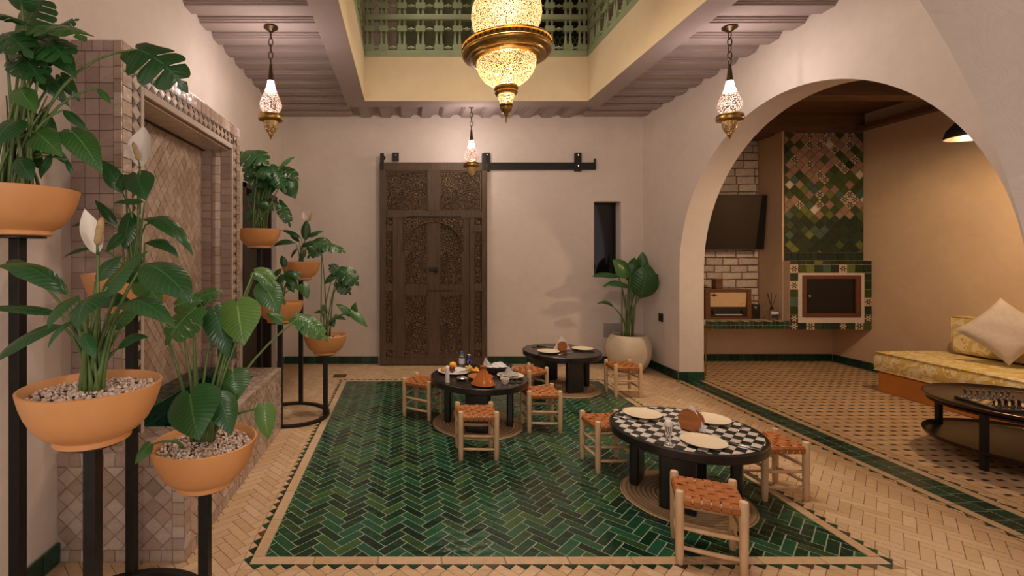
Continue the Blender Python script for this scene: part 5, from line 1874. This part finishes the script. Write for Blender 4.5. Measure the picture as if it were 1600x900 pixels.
crumple('napkin_liner', '', '', (bx_ + .015, by_, TZ + .045), .085, .055, ((.3, 0, .04, .4), (-.6, -.1, .02, .2)), M['napkin'], 3, bk)
b = MB()
pts_o = [(-.04, -.02, .045), (-.05, .01, .07), (-.035, 0, .13), (-.012, .012, .098), (.005, -.01, .085), (.03, -.02, .06), (.015, -.04, .045), (-.02, -.045, .035)]
ctr = Vector((bx_ - .055, by_ - .03, TZ + .055))
vs = [Vector((bx_ - .05 + x, by_ - .02 + y, TZ + z)) for x, y, z in pts_o]
for k in range(len(vs)):
    b.add([ctr, vs[k], vs[(k + 1) % len(vs)]], [(0, 1, 2)])
o = b.build('standing_napkin', M['napkin'], bk)
o.modifiers.new('thick', 'SOLIDIFY').thickness = .002

q = T(755, 602)
tg = thing('tagine', 'glazed orange brown cone shaped tagine at the front of the laid table', 'tagine', (q.x, q.y, TZ))
MB().lathe([(.062, 0), (.086, .006), (.095, .014), (.092, .018), (.0, .018)], 36, (q.x, q.y, TZ)).build('dish', M['glaze'], tg, True)
MB().lathe([(.090, .016), (.088, .024), (.070, .052), (.048, .085), (.030, .112), (.023, .122), (.0225, .135), (.026, .150), (.022, .153), (.018, .146), (0, .143)], 36, (q.x, q.y, TZ), cap=False).build('cone_lid', M['glaze'], tg, True)
o = MB().lathe([(0, .002), (.07, .002), (.085, .012), (.105, .022), (.102, .024), (.075, .014), (0, .008)], 40, (q.x + .01, q.y + .20, TZ)).build('serving_dish', M['glaze'], None, True)
tag(o, 'flat glazed terracotta serving dish behind the tagine cone', 'dish')
q = T(722, 594)
md = thing('metal_dish', 'small shiny metal bowl with a lid between the white shaker and the tagine', 'bowl', (q.x, q.y, TZ))
MB().lathe([(.022, 0), (.028, .004), (.048, .014), (.055, .018), (.052, .019), (0, .016)], 28, (q.x, q.y, TZ)).build('bowl', M['copper'], md, True)
MB().lathe([(.046, .019), (.034, .027), (.014, .031), (.006, .033), (.007, .038), (0, .040)], 28, (q.x, q.y, TZ)).build('lid', M['steel'], md, True)
q = T(789, 599.5)
wbw = thing('small_bowl', 'small white ribbed bowl in front of the grey napkin plate', 'bowl', (q.x, q.y, TZ))
MB().lathe([(.022, 0), (.024, .004), (.034, .03), (.037, .042), (.034, .043), (.030, .03), (.02, .012), (0, .010)], 28, (q.x, q.y, TZ)).build('bowl', M['white'], wbw, True)
MB().lathe([(.033, .036), (.02, .039), (0, .041)], 20, (q.x, q.y, TZ), cap=False).build('filling', M['glaze'], wbw, 'all')
q = T(796, 590)
o = MB().lathe([(0, .002), (.07, .002), (.075, .004), (.108, .018), (.11, .021), (.105, .021), (.075, .009), (0, .007)], 40, (q.x + .01, q.y + .01, TZ)).build('plate', M['plate'], None, True)
tag(o, 'cream plate with a grey cloth napkin on the laid table', 'plate')
crumple('cloth_napkin', 'pointed grey cloth napkin folded on the cream plate of the laid table', 'napkin', (q.x + .0, q.y + .01, TZ + .020), .075, .06, ((-.1, .1, .065, .12), (.4, -.2, .022, .4)), M['greycloth'], 5)
q = T(805, 598)
sg = thing('sunglasses', 'dark folded sunglasses beside the plate with the grey napkin', 'sunglasses', (q.x, q.y, TZ))
for s_ in (-1, 1):
    MB().lathe([(0, .0), (.020, .001), (.022, .003), (.020, .005), (0, .006)], 18, (q.x + s_ * .026, q.y - .01, TZ + .004), 1, .8).build('lens', M['blackglass'], sg, True)
    MB().tube([(q.x + s_ * .046, q.y - .01, TZ + .008), (q.x + s_ * .044, q.y + .02, TZ + .006), (q.x - s_ * .03, q.y + .035, TZ + .005)], .0024, 5).build('temple', M['blackplastic'], sg, 'all')
MB().tube([(q.x - .008, q.y - .01, TZ + .008), (q.x, q.y - .006, TZ + .010), (q.x + .008, q.y - .01, TZ + .008)], .0022, 5).build('bridge', M['blackplastic'], sg, 'all')
knife('steel knife at the edge of the laid table beside the sunglasses', (.90, 3.90), (.985, 4.02), TZ, M['steel'])
fork('steel fork between the small white bowl and the sunglasses', (.80, 3.78), (.88, 3.90), TZ, M['steel'])
# ================================================================== PLANT STANDS
def plant_stand(label, centre, r, poles):
    t = thing('plant_stand', label, 'plant stand', (centre[0], centre[1], 0), 0, 'black ring plant stands')
    m = MB().lathe([(r - .018, 0), (r + .018, 0), (r + .018, .022), (r - .018, .022), (r - .018, 0)], 72, (centre[0], centre[1], 0), cap=False)
    m.build('base_ring', M['iron'], t, True)
    for (x, y, z) in poles:
        MB().box(x - .019, x + .019, y - .019, y + .019, .02, z - .006).build('pole', M['iron'], t, False, .002)
        MB().lathe([(.085, -.006), (.085, -.001), (0, -.001)], 24, (x, y, z)).build('support_plate', M['iron'], t, True)
    return t


NEAR = {'A': (-1.388, 1.72, 1.470), 'B': (-.943, 1.45, .845), 'C': (-1.195, 2.10, 1.155), 'D': (-.755, 1.81, .540)}
FAR = {'A': (-1.297, 4.27, 1.468), 'B': (-1.020, 3.915, .860), 'C': (-.984, 4.53, 1.178), 'D': (-.697, 4.20, .545)}
plant_stand('black iron stand with four poles in front of the tiled fountain bench', (-1.073, 1.77), .335, list(NEAR.values()))
plant_stand('black iron stand with four poles on a floor ring beyond the fountain', (-.995, 4.22), .31, list(FAR.values()))

# ------------------------------------------------------------------ leaves
HEART = [(0, -.13, .08), (0, -.19, .28), (.01, -.15, .58), (.05, -.03, .86), (.15, .13, 1.0), (.29, .31, .97), (.45, .50, .82), (.6, .66, .60), (.75, .80, .37), (.88, .91, .17), (1, 1, 0)]


def env(s):
    return math.sin(PI * min(1, max(0, (s + .16) / 1.16)) ** .85) ** .75


SPLIT = [(0, -.12, .08), (0, -.18, .32), (.01, -.14, .62)]
for i_ in range(4):
    a_ = .04 + .19 * i_
    for da, de, k_ in ((.0, .02, .98), (.05, .09, 1.06), (.10, .155, 1.06), (.140, .195, .98), (.152, .175, .30), (.176, .195, .30)):
        e_ = min(.97, a_ + de)
        SPLIT.append((min(.93, a_ + da), e_, env(e_) * k_))
SPLIT += [(.86, .90, .24), (.94, .96, .12), (1, 1, 0)]
DEEP = [(0, -.10, .08), (0, -.16, .32), (.02, -.10, .60)]
for i_ in range(3):
    a_ = .05 + .25 * i_
    for da, de, k_ in ((.0, .06, .92), (.05, .15, 1.08), (.11, .23, 1.10), (.16, .27, .92), (.18, .24, .16), (.23, .26, .16)):
        DEEP.append((min(.90, a_ + da), min(.96, a_ + de), env(min(.96, a_ + de)) * k_))
DEEP += [(.82, .86, .26), (.92, .94, .14), (1, 1, 0)]
LANCE = [(s_, min(1, s_ + .05 * math.sin(PI * s_)), math.sin(PI * s_ ** .75) ** .95 if 0 < s_ < 1 else 0) for s_ in [i / 12 for i in range(13)]]
PADDLE = [(s_, s_, math.sin(PI * s_ ** .80) ** .80 if 0 < s_ < 1 else 0) for s_ in [i / 12 for i in range(13)]]
KINDS = {'heart': HEART, 'split': SPLIT, 'deep': DEEP, 'lance': LANCE, 'paddle': PADDLE}


def leaf(parent, kind, base, tip, wr, mat, nrm=(0, -.75, .65), droop=.10, cup=.18, name='leaf'):
    base, tip = Vector(base), Vector(tip)
    ax = tip - base
    L = ax.length
    a = ax / L
    nv = Vector(nrm)
    n = nv - a * nv.dot(a)
    if n.length < .05:
        n = Vector((0, -1, .2)) - a * Vector((0, -1, .2)).dot(a)
    n.normalize()
    bvec = a.cross(n)
    Wd = L * wr / 2
    vs, fs, uv = [], [], []
    NT_ = 3
    ph = RNG.uniform(0, 6)
    cols = 2 * NT_ + 1
    rows = KINDS[kind]
    for (sc, se, w) in rows:
        for j in range(-NT_, NT_ + 1):
            t = abs(j) / NT_
            sd = 1 if j >= 0 else -1
            s = sc + (se - sc) * t
            p = base + a * (L * s) + bvec * (sd * Wd * w * t)
            p += n * (L * droop * 4 * s * (1 - s) - cup * Wd * (w * t) ** 2 * 1.6 + .05 * Wd * w * t * math.sin(9 * s + ph + sd))
            vs.append(p)
            uv.append((s, .5 + .5 * sd * t))
    for i in range(len(rows) - 1):
        for j in range(cols - 1):
            fs.append((i * cols + j, i * cols + j + 1, (i + 1) * cols + j + 1, (i + 1) * cols + j))
    return MB().add(vs, fs, uv).build(name, mat, parent, 'all')


def stalk(parent, root, end, r0, r1, mat, lift=.55, name='stem', sway=None):
    root, end = Vector(root), Vector(end)
    d = (end - root).length
    c1 = root + Vector(((end.x - root.x) * .15, (end.y - root.y) * .15, d * lift))
    if sway:
        c1 += Vector(sway)
    pts, rad = [], []
    for i in range(9):
        t = i / 8
        pts.append(root * (1 - t) ** 2 + c1 * 2 * t * (1 - t) + end * t * t)
        rad.append(r0 + (r1 - r0) * t)
    return MB().tube(pts, rad, 6).build(name, mat, parent, 'all')


BOWL = [(0, .002), (.098, .002), (.103, .006), (.101, .020), (.104, .023), (.128, .036), (.150, .060), (.168, .095), (.180, .130), (.187, .160), (.188, .168), (.182, .170), (.176, .164), (.170, .140), (.15, .10), (0, .09)]


def bowl(name, label, pos, stones, group='terracotta plant bowls'):
    t = thing(name, label, 'plant', pos, 0, group)
    MB().lathe(BOWL, 56, pos).build('terracotta_bowl', M['terracotta'], t, True)
    MB().lathe([(.168, .132), (.10, .138), (0, .140)], 32, pos, cap=False).build('soil', M['soil'], t, 'all')
    b = MB()
    for _ in range(stones):
        r = .164 * math.sqrt(RNG.random())
        w = RNG.uniform(0, 2 * PI)
        sz = RNG.uniform(.0045, .0085)
        c = Vector(pos) + Vector((r * math.cos(w), r * math.sin(w), .140 + RNG.uniform(-.002, .010)))
        rt = Matrix.Rotation(RNG.uniform(0, 3), 3, 'X') @ Matrix.Rotation(RNG.uniform(0, 3), 3, 'Z')
        vs = [c + rt @ Vector((x * RNG.uniform(.7, 1.4), y * RNG.uniform(.7, 1.2), z * RNG.uniform(.5, .9))) for x, y, z in
              ((sz, 0, 0), (-sz, 0, 0), (0, sz, 0), (0, -sz, 0), (0, 0, sz), (0, 0, -sz))]
        b.add(vs, [(0, 2, 4), (2, 1, 4), (1, 3, 4), (3, 0, 4), (2, 0, 5), (1, 2, 5), (3, 1, 5), (0, 3, 5)])
    if stones:
        g_ = b.build('gravel', M['gravel'], t)
        g_['kind'] = 'stuff'
    return t


LM = {'d': 'leafdark', 'm': 'leafmid', 'l': 'leaflight'}


def grow(t, pos, leaves, sr=.0045, lift=.55, spread=.06, soil=.14, smat='stem'):
    """leaves: kind, base (u, v, dy), tip (u, v, dy), width ratio, shade, [droop], [normal], [stalk root (u, v, dy) or 0 for none]"""
    for sp_ in leaves:
        kind, (u0, v0, e0), (u1, v1, e1), wr, sh_ = sp_[:5]
        droop = sp_[5] if len(sp_) > 5 else .10
        nr = sp_[6] if len(sp_) > 6 else (RNG.uniform(-.2, .2), -.75, RNG.uniform(.45, .8))
        b0, b1 = P(u0, v0, pos[1] + e0), P(u1, v1, pos[1] + e1)
        leaf(t, kind, b0, b1, wr, M[LM[sh_]], nr, droop)
        if len(sp_) > 7:
            if sp_[7] == 0:
                continue
            root = P(sp_[7][0], sp_[7][1], pos[1] + sp_[7][2])
        else:
            root = Vector(pos) + Vector((RNG.uniform(-spread, spread), RNG.uniform(-spread, spread) * .8, soil))
        stalk(t, root, b0, sr * 1.4, sr * .7, M[smat], lift)


def flower(t, pos, stem_top, tip, wr, sp0, sp1, root=None, nrm=(.3, -1, .2)):
    y = pos[1]
    a, b = P(stem_top[0], stem_top[1], y + stem_top[2]), P(tip[0], tip[1], y + tip[2])
    leaf(t, 'lance', a, b, wr, M['spathe'], nrm, -.06, -.5, 'flower_spathe')
    c, d = P(sp0[0], sp0[1], y + sp0[2]), P(sp1[0], sp1[1], y + sp1[2])
    r = (d - c).length * .13
    MB().tube([c, c.lerp(d, .1), c.lerp(d, .5), c.lerp(d, .85), d], [r * .6, r, r * 1.05, r * .9, r * .3], 10).build('flower_spadix', M['spadix'], t, 'all')
    root = root or (Vector(pos) + Vector((.02, 0, .14)))
    stalk(t, root, a, .005, .004, M['stem'], .5, 'flower_stem')
    MB().tube([a, c], .0035, 6).build('flower_stem', M['stem'], t, 'all')


# ---- bowls of the stand in front of the fountain
pA, pB, pC, pD = (NEAR[k] for k in 'ABCD')
t = bowl('potted_monstera', 'terracotta bowl of a big dark split-leaf monstera on the tallest pole by the fountain', pA, 150)
grow(t, pA, [
    ('split', (34, 34, -.08), (-20, 22, -.18), .95, 'd'), ('split', (42, 40, .05), (72, -10, .10), 1.0, 'd', .05, (0, -.9, .4)),
    ('deep', (74, 40, -.05), (134, 66, -.10), 1.0, 'm', .12, (.2, -.5, .85)), ('heart', (46, 48, .0), (72, 108, -.05), .85, 'd'),
    ('heart', (78, 74, .0), (120, 124, .0), .62, 'd', .12, (.4, -.8, .5)), ('split', (5, 52, -.08), (52, 92, -.12), .8, 'd', .15),
    ('heart', (60, 116, .05), (110, 168, .10), .45, 'd', .1, (.5, -.8, .2)), ('deep', (216, 77, .12), (294, 146, .16), .92, 'd', .16, (.35, -.8, .45)),
    ('heart', (114, 206, .0), (160, 273, -.02), .55, 'm', .12, (.5, -.8, .3)), ('lance', (152, 138, .10), (174, 164, .10), .34, 'm', .1, (.5, -.8, .3)),
    ('lance', (98, 172, .0), (138, 206, .0), .30, 'd'), ('heart', (55, 205, -.02), (98, 246, -.05), .7, 'm'), ('heart', (20, 190, -.1), (-10, 235, -.16), .8, 'd'),
    ('heart', (40, 232, .05), (70, 268, .05), .6, 'd'), ('lance', (28, 245, -.06), (52, 284, -.10), .5, 'd'),
    ('heart', (34, 8, -.05), (24, -50, -.1), .9, 'd'), ('lance', (75, 225, .06), (112, 262, .10), .3, 'm'),
    ('heart', (48, 160, .06), (20, 205, .04), .6, 'd'), ('lance', (104, 250, .0), (115, 276, .0), .3, 'd'), ('split', (88, 50, .1), (125, 30, .12), .8, 'd'), ('split', (64, 62, -.04), (112, 100, -.08), .85, 'd', .1, (.3, -.8, .5)), ('split', (30, 84, -.02), (70, 132, -.06), .75, 'd'),
    ('heart', (62, 180, .08), (92, 215, .1), .6, 'd'), ('heart', (30, 140, -.06), (58, 178, -.1), .6, 'm'), ('lance', (80, 240, -.02), (64, 280, -.05), .5, 'd'), ('heart', (96, 120, .1), (126, 160, .12), .5, 'd')], .005, .75)
for k in range(10):
    stalk(t, Vector(pA) + Vector((RNG.uniform(-.08, .09), RNG.uniform(-.06, .06), .14)), P(10 + k * 8, 150 + 8 * (k % 4), pA[1] + RNG.uniform(-.06, .08)), .005, .0025, M['stem' if k % 3 else 'stembrown'], .6)

t = bowl('potted_peace_lily', 'terracotta gravel bowl with a peace lily and one white flower, front of the near stand', pB, 900)
grow(t, pB, [
    ('lance', (108, 462, -.02), (-8, 416, -.05), .36, 'd', .20, (-.1, -.45, .9)), ('lance', (95, 492, .0), (-25, 483, -.05), .22, 'd', .08, (0, -.5, .85)),
    ('lance', (98, 508, -.05), (-12, 572, -.10), .36, 'd', .14, (-.2, -.6, .75)), ('lance', (122, 462, -.10), (76, 514, -.20), .55, 'd', .15, (-.3, -.7, .6)),
    ('lance', (160, 456, -.10), (122, 514, -.22), .62, 'd', .18, (-.2, -.8, .55)), ('heart', (168, 448, .0), (232, 392, .06), .62, 'd', .08, (-.4, -.75, .5)),
    ('lance', (186, 478, -.02), (276, 514, -.10), .34, 'd', .22, (.1, -.5, .85)), ('lance', (225, 412, .02), (300, 474, -.06), .55, 'd', .14, (.3, -.6, .7)),
    ('lance', (182, 545, .02), (232, 527, .0), .45, 'd', .18, (.1, -.6, .8)), ('lance', (170, 520, .02), (238, 452, .08), .42, 'm', .05, (-.5, -.8, .2)),
    ('lance', (150, 440, .1), (190, 400, .14), .5, 'd'), ('lance', (118, 500, -.06), (75, 545, -.1), .22, 'd', .2), ('lance', (140, 470, .08), (205, 470, .1), .5, 'd', .12),
    ('lance', (130, 520, -.1), (150, 560, -.14), .4, 'd', .1), ('heart', (196, 425, .08), (262, 440, .06), .5, 'm', .15), ('lance', (60, 440, .08), (10, 408, .1), .4, 'd', .2)], .0055, .55, .03)
flower(t, pB, (152, 398, .0), (132, 326, .0), .40, (152, 382, -.01), (159, 340, -.02), None, (.6, -.8, .1))
for k in range(9):
    stalk(t, Vector(pB) + Vector((RNG.uniform(-.03, .03), RNG.uniform(-.03, .03), .14)), P(118 + k * 9, 500 + 6 * (k % 3), pB[1] + RNG.uniform(-.04, .04)), .006, .004, M['stem'], .5)

t = bowl('potted_peace_lily', 'terracotta bowl with a drooping peace lily half hidden behind the front bowl', pC, 150)
grow(t, pC, [
    ('lance', (192, 302, .0), (160, 250, .0), .45, 'd'), ('heart', (214, 272, .0), (228, 314, -.05), .85, 'd', .1, (.3, -.9, .2)), ('lance', (226, 316, -.05), (176, 318, -.08), .55, 'd', .12, (-.2, -.5, .8)),
    ('lance', (200, 360, .0), (166, 394, -.05), .5, 'd'), ('lance', (222, 342, .0), (302, 400, -.02), .30, 'd', .26, (.1, -.5, .85)), ('lance', (226, 380, .0), (280, 404, -.05), .36, 'd', .24, (.1, -.5, .85)),
    ('lance', (152, 388, .0), (96, 406, -.05), .30, 'd', .16, (-.1, -.5, .85)), ('lance', (184, 354, .0), (148, 312, .0), .26, 'd', .1), ('lance', (196, 272, .02), (190, 298, -.02), .9, 'd', .2),
    ('lance', (205, 330, .02), (196, 390, -.02), .5, 'd', .08), ('lance', (228, 352, .04), (270, 340, .06), .26, 'm', .2), ('lance', (170, 350, .0), (110, 356, .0), .2, 'd', .15)], .0045, .6, .04)
flower(t, pC, (219, 262, .0), (224, 196, .02), .50, (216, 250, -.02), (208, 222, -.03), None, (.15, -1, .1))
for k in range(6):
    stalk(t, Vector(pC) + Vector((RNG.uniform(-.04, .04), RNG.uniform(-.03, .03), .14)), P(188 + k * 8, 350, pC[1] + RNG.uniform(-.04, .04)), .005, .003, M['stem'], .5)

t = bowl('potted_monstera', 'terracotta gravel bowl with large heart shaped leaves on the shortest near pole', pD, 900)
RD = (312, 692, .0)
grow(t, pD, [
    ('heart', (297, 617, -.16), (311, 688, -.24), 1.18, 'd', .06, (-.1, -.85, .5), (300, 690, -.02)), ('heart', (344, 622, -.08), (361, 681, -.12), .80, 'd', .08, (.5, -.8, .3), (318, 688, 0)),
    ('heart', (413, 638, -.02), (419, 688, -.03), .68, 'l', .05, (.25, -.95, .15), (330, 690, .02)), ('heart', (371, 476, .06), (381, 541, .0), .98, 'l', .05, (.1, -.95, .25), (318, 690, 0)),
    ('split', (302, 484, .0), (258, 540, -.06), .95, 'm', .08, (-.3, -.85, .4), (306, 690, .0)), ('heart', (336, 488, .05), (357, 560, .02), .60, 'd', .08, (.4, -.85, .3), (310, 690, 0)),
    ('heart', (364, 583, .05), (369, 628, .02), 1.15, 'm', .06, (.2, -.9, .3), (322, 690, .0)), ('lance', (358, 528, .08), (350, 574, .06), .62, 'd', .08, (.2, -.9, .3), (316, 690, 0)),
    ('heart', (400, 424, .15), (433, 436, .15), .82, 'l', .12, (.1, -.7, .7), (330, 690, .0)), ('heart', (414, 446, .12), (437, 492, .10), .82, 'm', .08, (.2, -.85, .45), (326, 690, 0)),
    ('lance', (396, 426, .12), (446, 478, .16), .34, 'm', .16, (.2, -.6, .7), (326, 690, 0)), ('split', (466, 497, .22), (513, 534, .24), .62, 'm', .14, (.1, -.6, .75), (332, 690, .02)),
    ('heart', (231, 697, -.12), (211, 726, -.14), .75, 'm', .08, (-.3, -.85, .4), (285, 700, -.05)), ('heart', (222, 438, .05), (254, 478, .0), .7, 'm', .1, (.2, -.8, .5), (300, 690, 0)),
    ('heart', (278, 476, .06), (318, 470, .08), .9, 'm', .1, (0, -.8, .6), (306, 690, 0)), ('heart', (328, 640, .08), (300, 660, .04), .7, 'd', .1, (0, -.7, .7), (312, 692, 0)),
    ('heart', (440, 500, .2), (415, 490, .2), .7, 'm', .1, (0, -.7, .7), 0), ('split', (300, 470, .1), (350, 455, .14), .7, 'm', .1, (0, -.7, .7), (310, 690, 0))], .0052, .45)

# ---- bowls of the stand beyond the fountain
pA, pB, pC, pD = (FAR[k] for k in 'ABCD')
t = bowl('potted_monstera', 'terracotta bowl with a split-leaf monstera high up beyond the fountain niche', pA, 80)
grow(t, pA, [
    ('deep', (384, 238, .0), (421, 258, -.05), 1.0, 'd', .12, (.1, -.7, .7)), ('split', (402, 248, .0), (381, 278, -.05), .85, 'd'), ('split', (424, 262, .0), (447, 303, -.05), .62, 'd'),
    ('deep', (438, 262, .05), (468, 283, .05), .75, 'd', .16), ('heart', (448, 283, .0), (462, 311, -.03), .95, 'd'), ('lance', (438, 260, .0), (461, 246, .0), .42, 'm'),
    ('heart', (416, 284, .05), (397, 320, .02), .95, 'd'), ('split', (390, 276, .0), (430, 294, .0), .62, 'd'), ('split', (437, 318, .0), (454, 356, .0), .52, 'd', .1, (.5, -.8, .2)),
    ('heart', (394, 331, .0), (382, 349, .0), .9, 'd'), ('heart', (392, 306, .05), (418, 322, .05), .7, 'd'), ('heart', (408, 312, .0), (428, 330, -.02), .8, 'd'), ('lance', (425, 256, .05), (432, 290, .05), .5, 'd'),
    ('heart', (378, 240, .1), (373, 265, .1), .8, 'd'), ('split', (405, 262, -.05), (424, 280, -.1), .9, 'd')], .0055, .7)
for k in range(8):
    stalk(t, Vector(pA) + Vector((RNG.uniform(-.09, .09), RNG.uniform(-.06, .06), .14)), P(388 + k * 6, 318 + 5 * (k % 3), pA[1] + RNG.uniform(-.08, .08)), .005, .003, M['stem'], .5)

t = bowl('potted_peace_lily', 'terracotta bowl with a small drooping peace lily beside the end of the fountain bench', pB, 80)
grow(t, pB, [
    ('lance', (446, 418, .0), (440, 399, .0), .6, 'd'), ('lance', (446, 424, .0), (471, 440, -.05), .4, 'd', .2), ('lance', (444, 426, .0), (466, 454, -.05), .42, 'd', .18), ('lance', (442, 428, -.03), (431, 456, -.08), .45, 'd'),
    ('lance', (448, 440, -.03), (460, 458, -.08), .45, 'd'), ('heart', (474, 446, .0), (481, 468, -.02), .75, 'm'), ('lance', (440, 420, .0), (424, 436, .0), .45, 'd'), ('lance', (440, 434, .03), (424, 450, .0), .42, 'd'),
    ('lance', (452, 430, .04), (472, 426, .06), .42, 'd'), ('lance', (436, 440, -.05), (440, 462, -.1), .4, 'd')], .0045, .55, .03)
t = bowl('potted_peace_lily', 'terracotta bowl with a peace lily with a yellowish flower, backmost of the far stand', pC, 80)
grow(t, pC, [
    ('lance', (477, 376, .0), (479, 343, .0), .46, 'd', .05, (.2, -.95, .1)), ('lance', (480, 370, .0), (506, 362, -.02), .42, 'd'), ('lance', (489, 376, .0), (522, 386, .0), .32, 'd', .3), ('lance', (471, 373, .0), (439, 360, .0), .26, 'd', .14),
    ('lance', (462, 380, .0), (426, 386, .0), .28, 'd', .25), ('lance', (470, 386, -.03), (502, 380, -.08), .36, 'd', .15), ('lance', (468, 378, .05), (452, 366, .05), .4, 'd'), ('lance', (480, 386, .0), (496, 402, -.05), .4, 'd'),
    ('lance', (465, 388, .0), (455, 404, -.04), .3, 'd', .15), ('lance', (478, 392, -.05), (470, 408, -.1), .4, 'd')], .0045, .6, .025)
flower(t, pC, (481, 346, .0), (473, 331, .0), .7, (483, 345, -.02), (488, 331, -.02))
t = bowl('potted_monstera', 'terracotta gravel bowl with a tall stemmed monstera on the shortest pole near the back wall', pD, 250)
grow(t, pD, [
    ('deep', (501, 383, .0), (542, 397, .0), .62, 'd', .14, (.1, -.5, .85)), ('split', (503, 384, .0), (480, 404, -.02), .75, 'd', .12), ('split', (528, 424, .0), (513, 414, .0), 1.0, 'd', .12), ('deep', (532, 423, .0), (561, 447, .0), .80, 'd', .18),
    ('split', (529, 442, .0), (549, 461, .0), .85, 'd', .14), ('heart', (521, 430, .0), (507, 445, -.02), .7, 'd'), ('heart', (546, 489, .0), (524, 475, .0), .52, 'm', .1), ('heart', (552, 488, .0), (556, 472, .0), .8, 'm', .08),
    ('heart', (551, 489, -.02), (575, 512, -.04), .42, 'm', .08), ('heart', (524, 494, .0), (541, 500, .0), .5, 'm'), ('heart', (502, 486, .0), (490, 490, .0), .5, 'm'), ('heart', (518, 500, .0), (522, 512, -.02), .9, 'd'),
    ('heart', (504, 478, .0), (512, 490, .0), .6, 'd')], .005, .62, .04)

# ---- tall plant in the white pot by the arch
wp = (2.745, 5.90, 0)
t = thing('potted_bird_of_paradise', 'round cream ceramic pot with a tall dark paddle-leaved plant in the back corner', 'plant', wp)
MB().lathe([(0, 0), (.155, 0), (.165, .006), (.225, .09), (.255, .18), (.262, .26), (.250, .34), (.222, .40), (.196, .43), (.186, .436), (.180, .430), (.185, .40), (.19, .385), (0, .38)], 56, wp).build('ceramic_pot', M['potwhite'], t, True)
MB().lathe([(.186, .39), (.1, .395), (0, .40)], 32, wp, cap=False).build('soil', M['soil'], t, 'all')
grow(t, wp, [
    ('paddle', (966, 431, .0), (925, 432, -.05), .42, 'd', .10, (-.1, -.5, .85)), ('paddle', (985, 432, -.05), (957, 406, -.05), .75, 'm', .10, (-.1, -.85, .5)), ('paddle', (1003, 428, .05), (1004, 393, .06), .52, 'd', .05, (-.5, -.85, .1)),
    ('paddle', (1001, 466, -.05), (1012, 412, -.10), .80, 'd', .08, (-.2, -.9, .3)), ('paddle', (986, 450, -.1), (941, 449, -.15), .40, 'd', .20, (-.1, -.5, .85)), ('paddle', (960, 481, .0), (932, 475, -.02), .36, 'd', .25, (-.1, -.5, .85)),
    ('paddle', (1006, 455, -.02), (1028, 428, -.05), .55, 'd', .1, (.2, -.8, .5)), ('paddle', (982, 440, .05), (992, 402, .08), .5, 'd', .1)], .0095, .62, .06, .39)
for k in range(5):
    stalk(t, Vector(wp) + Vector((-.07 + .03 * k, RNG.uniform(-.05, .05), .39)), P(972 + k * 6, 455 + 4 * (k % 2), 5.9), .011, .006, M['stem'], .55)
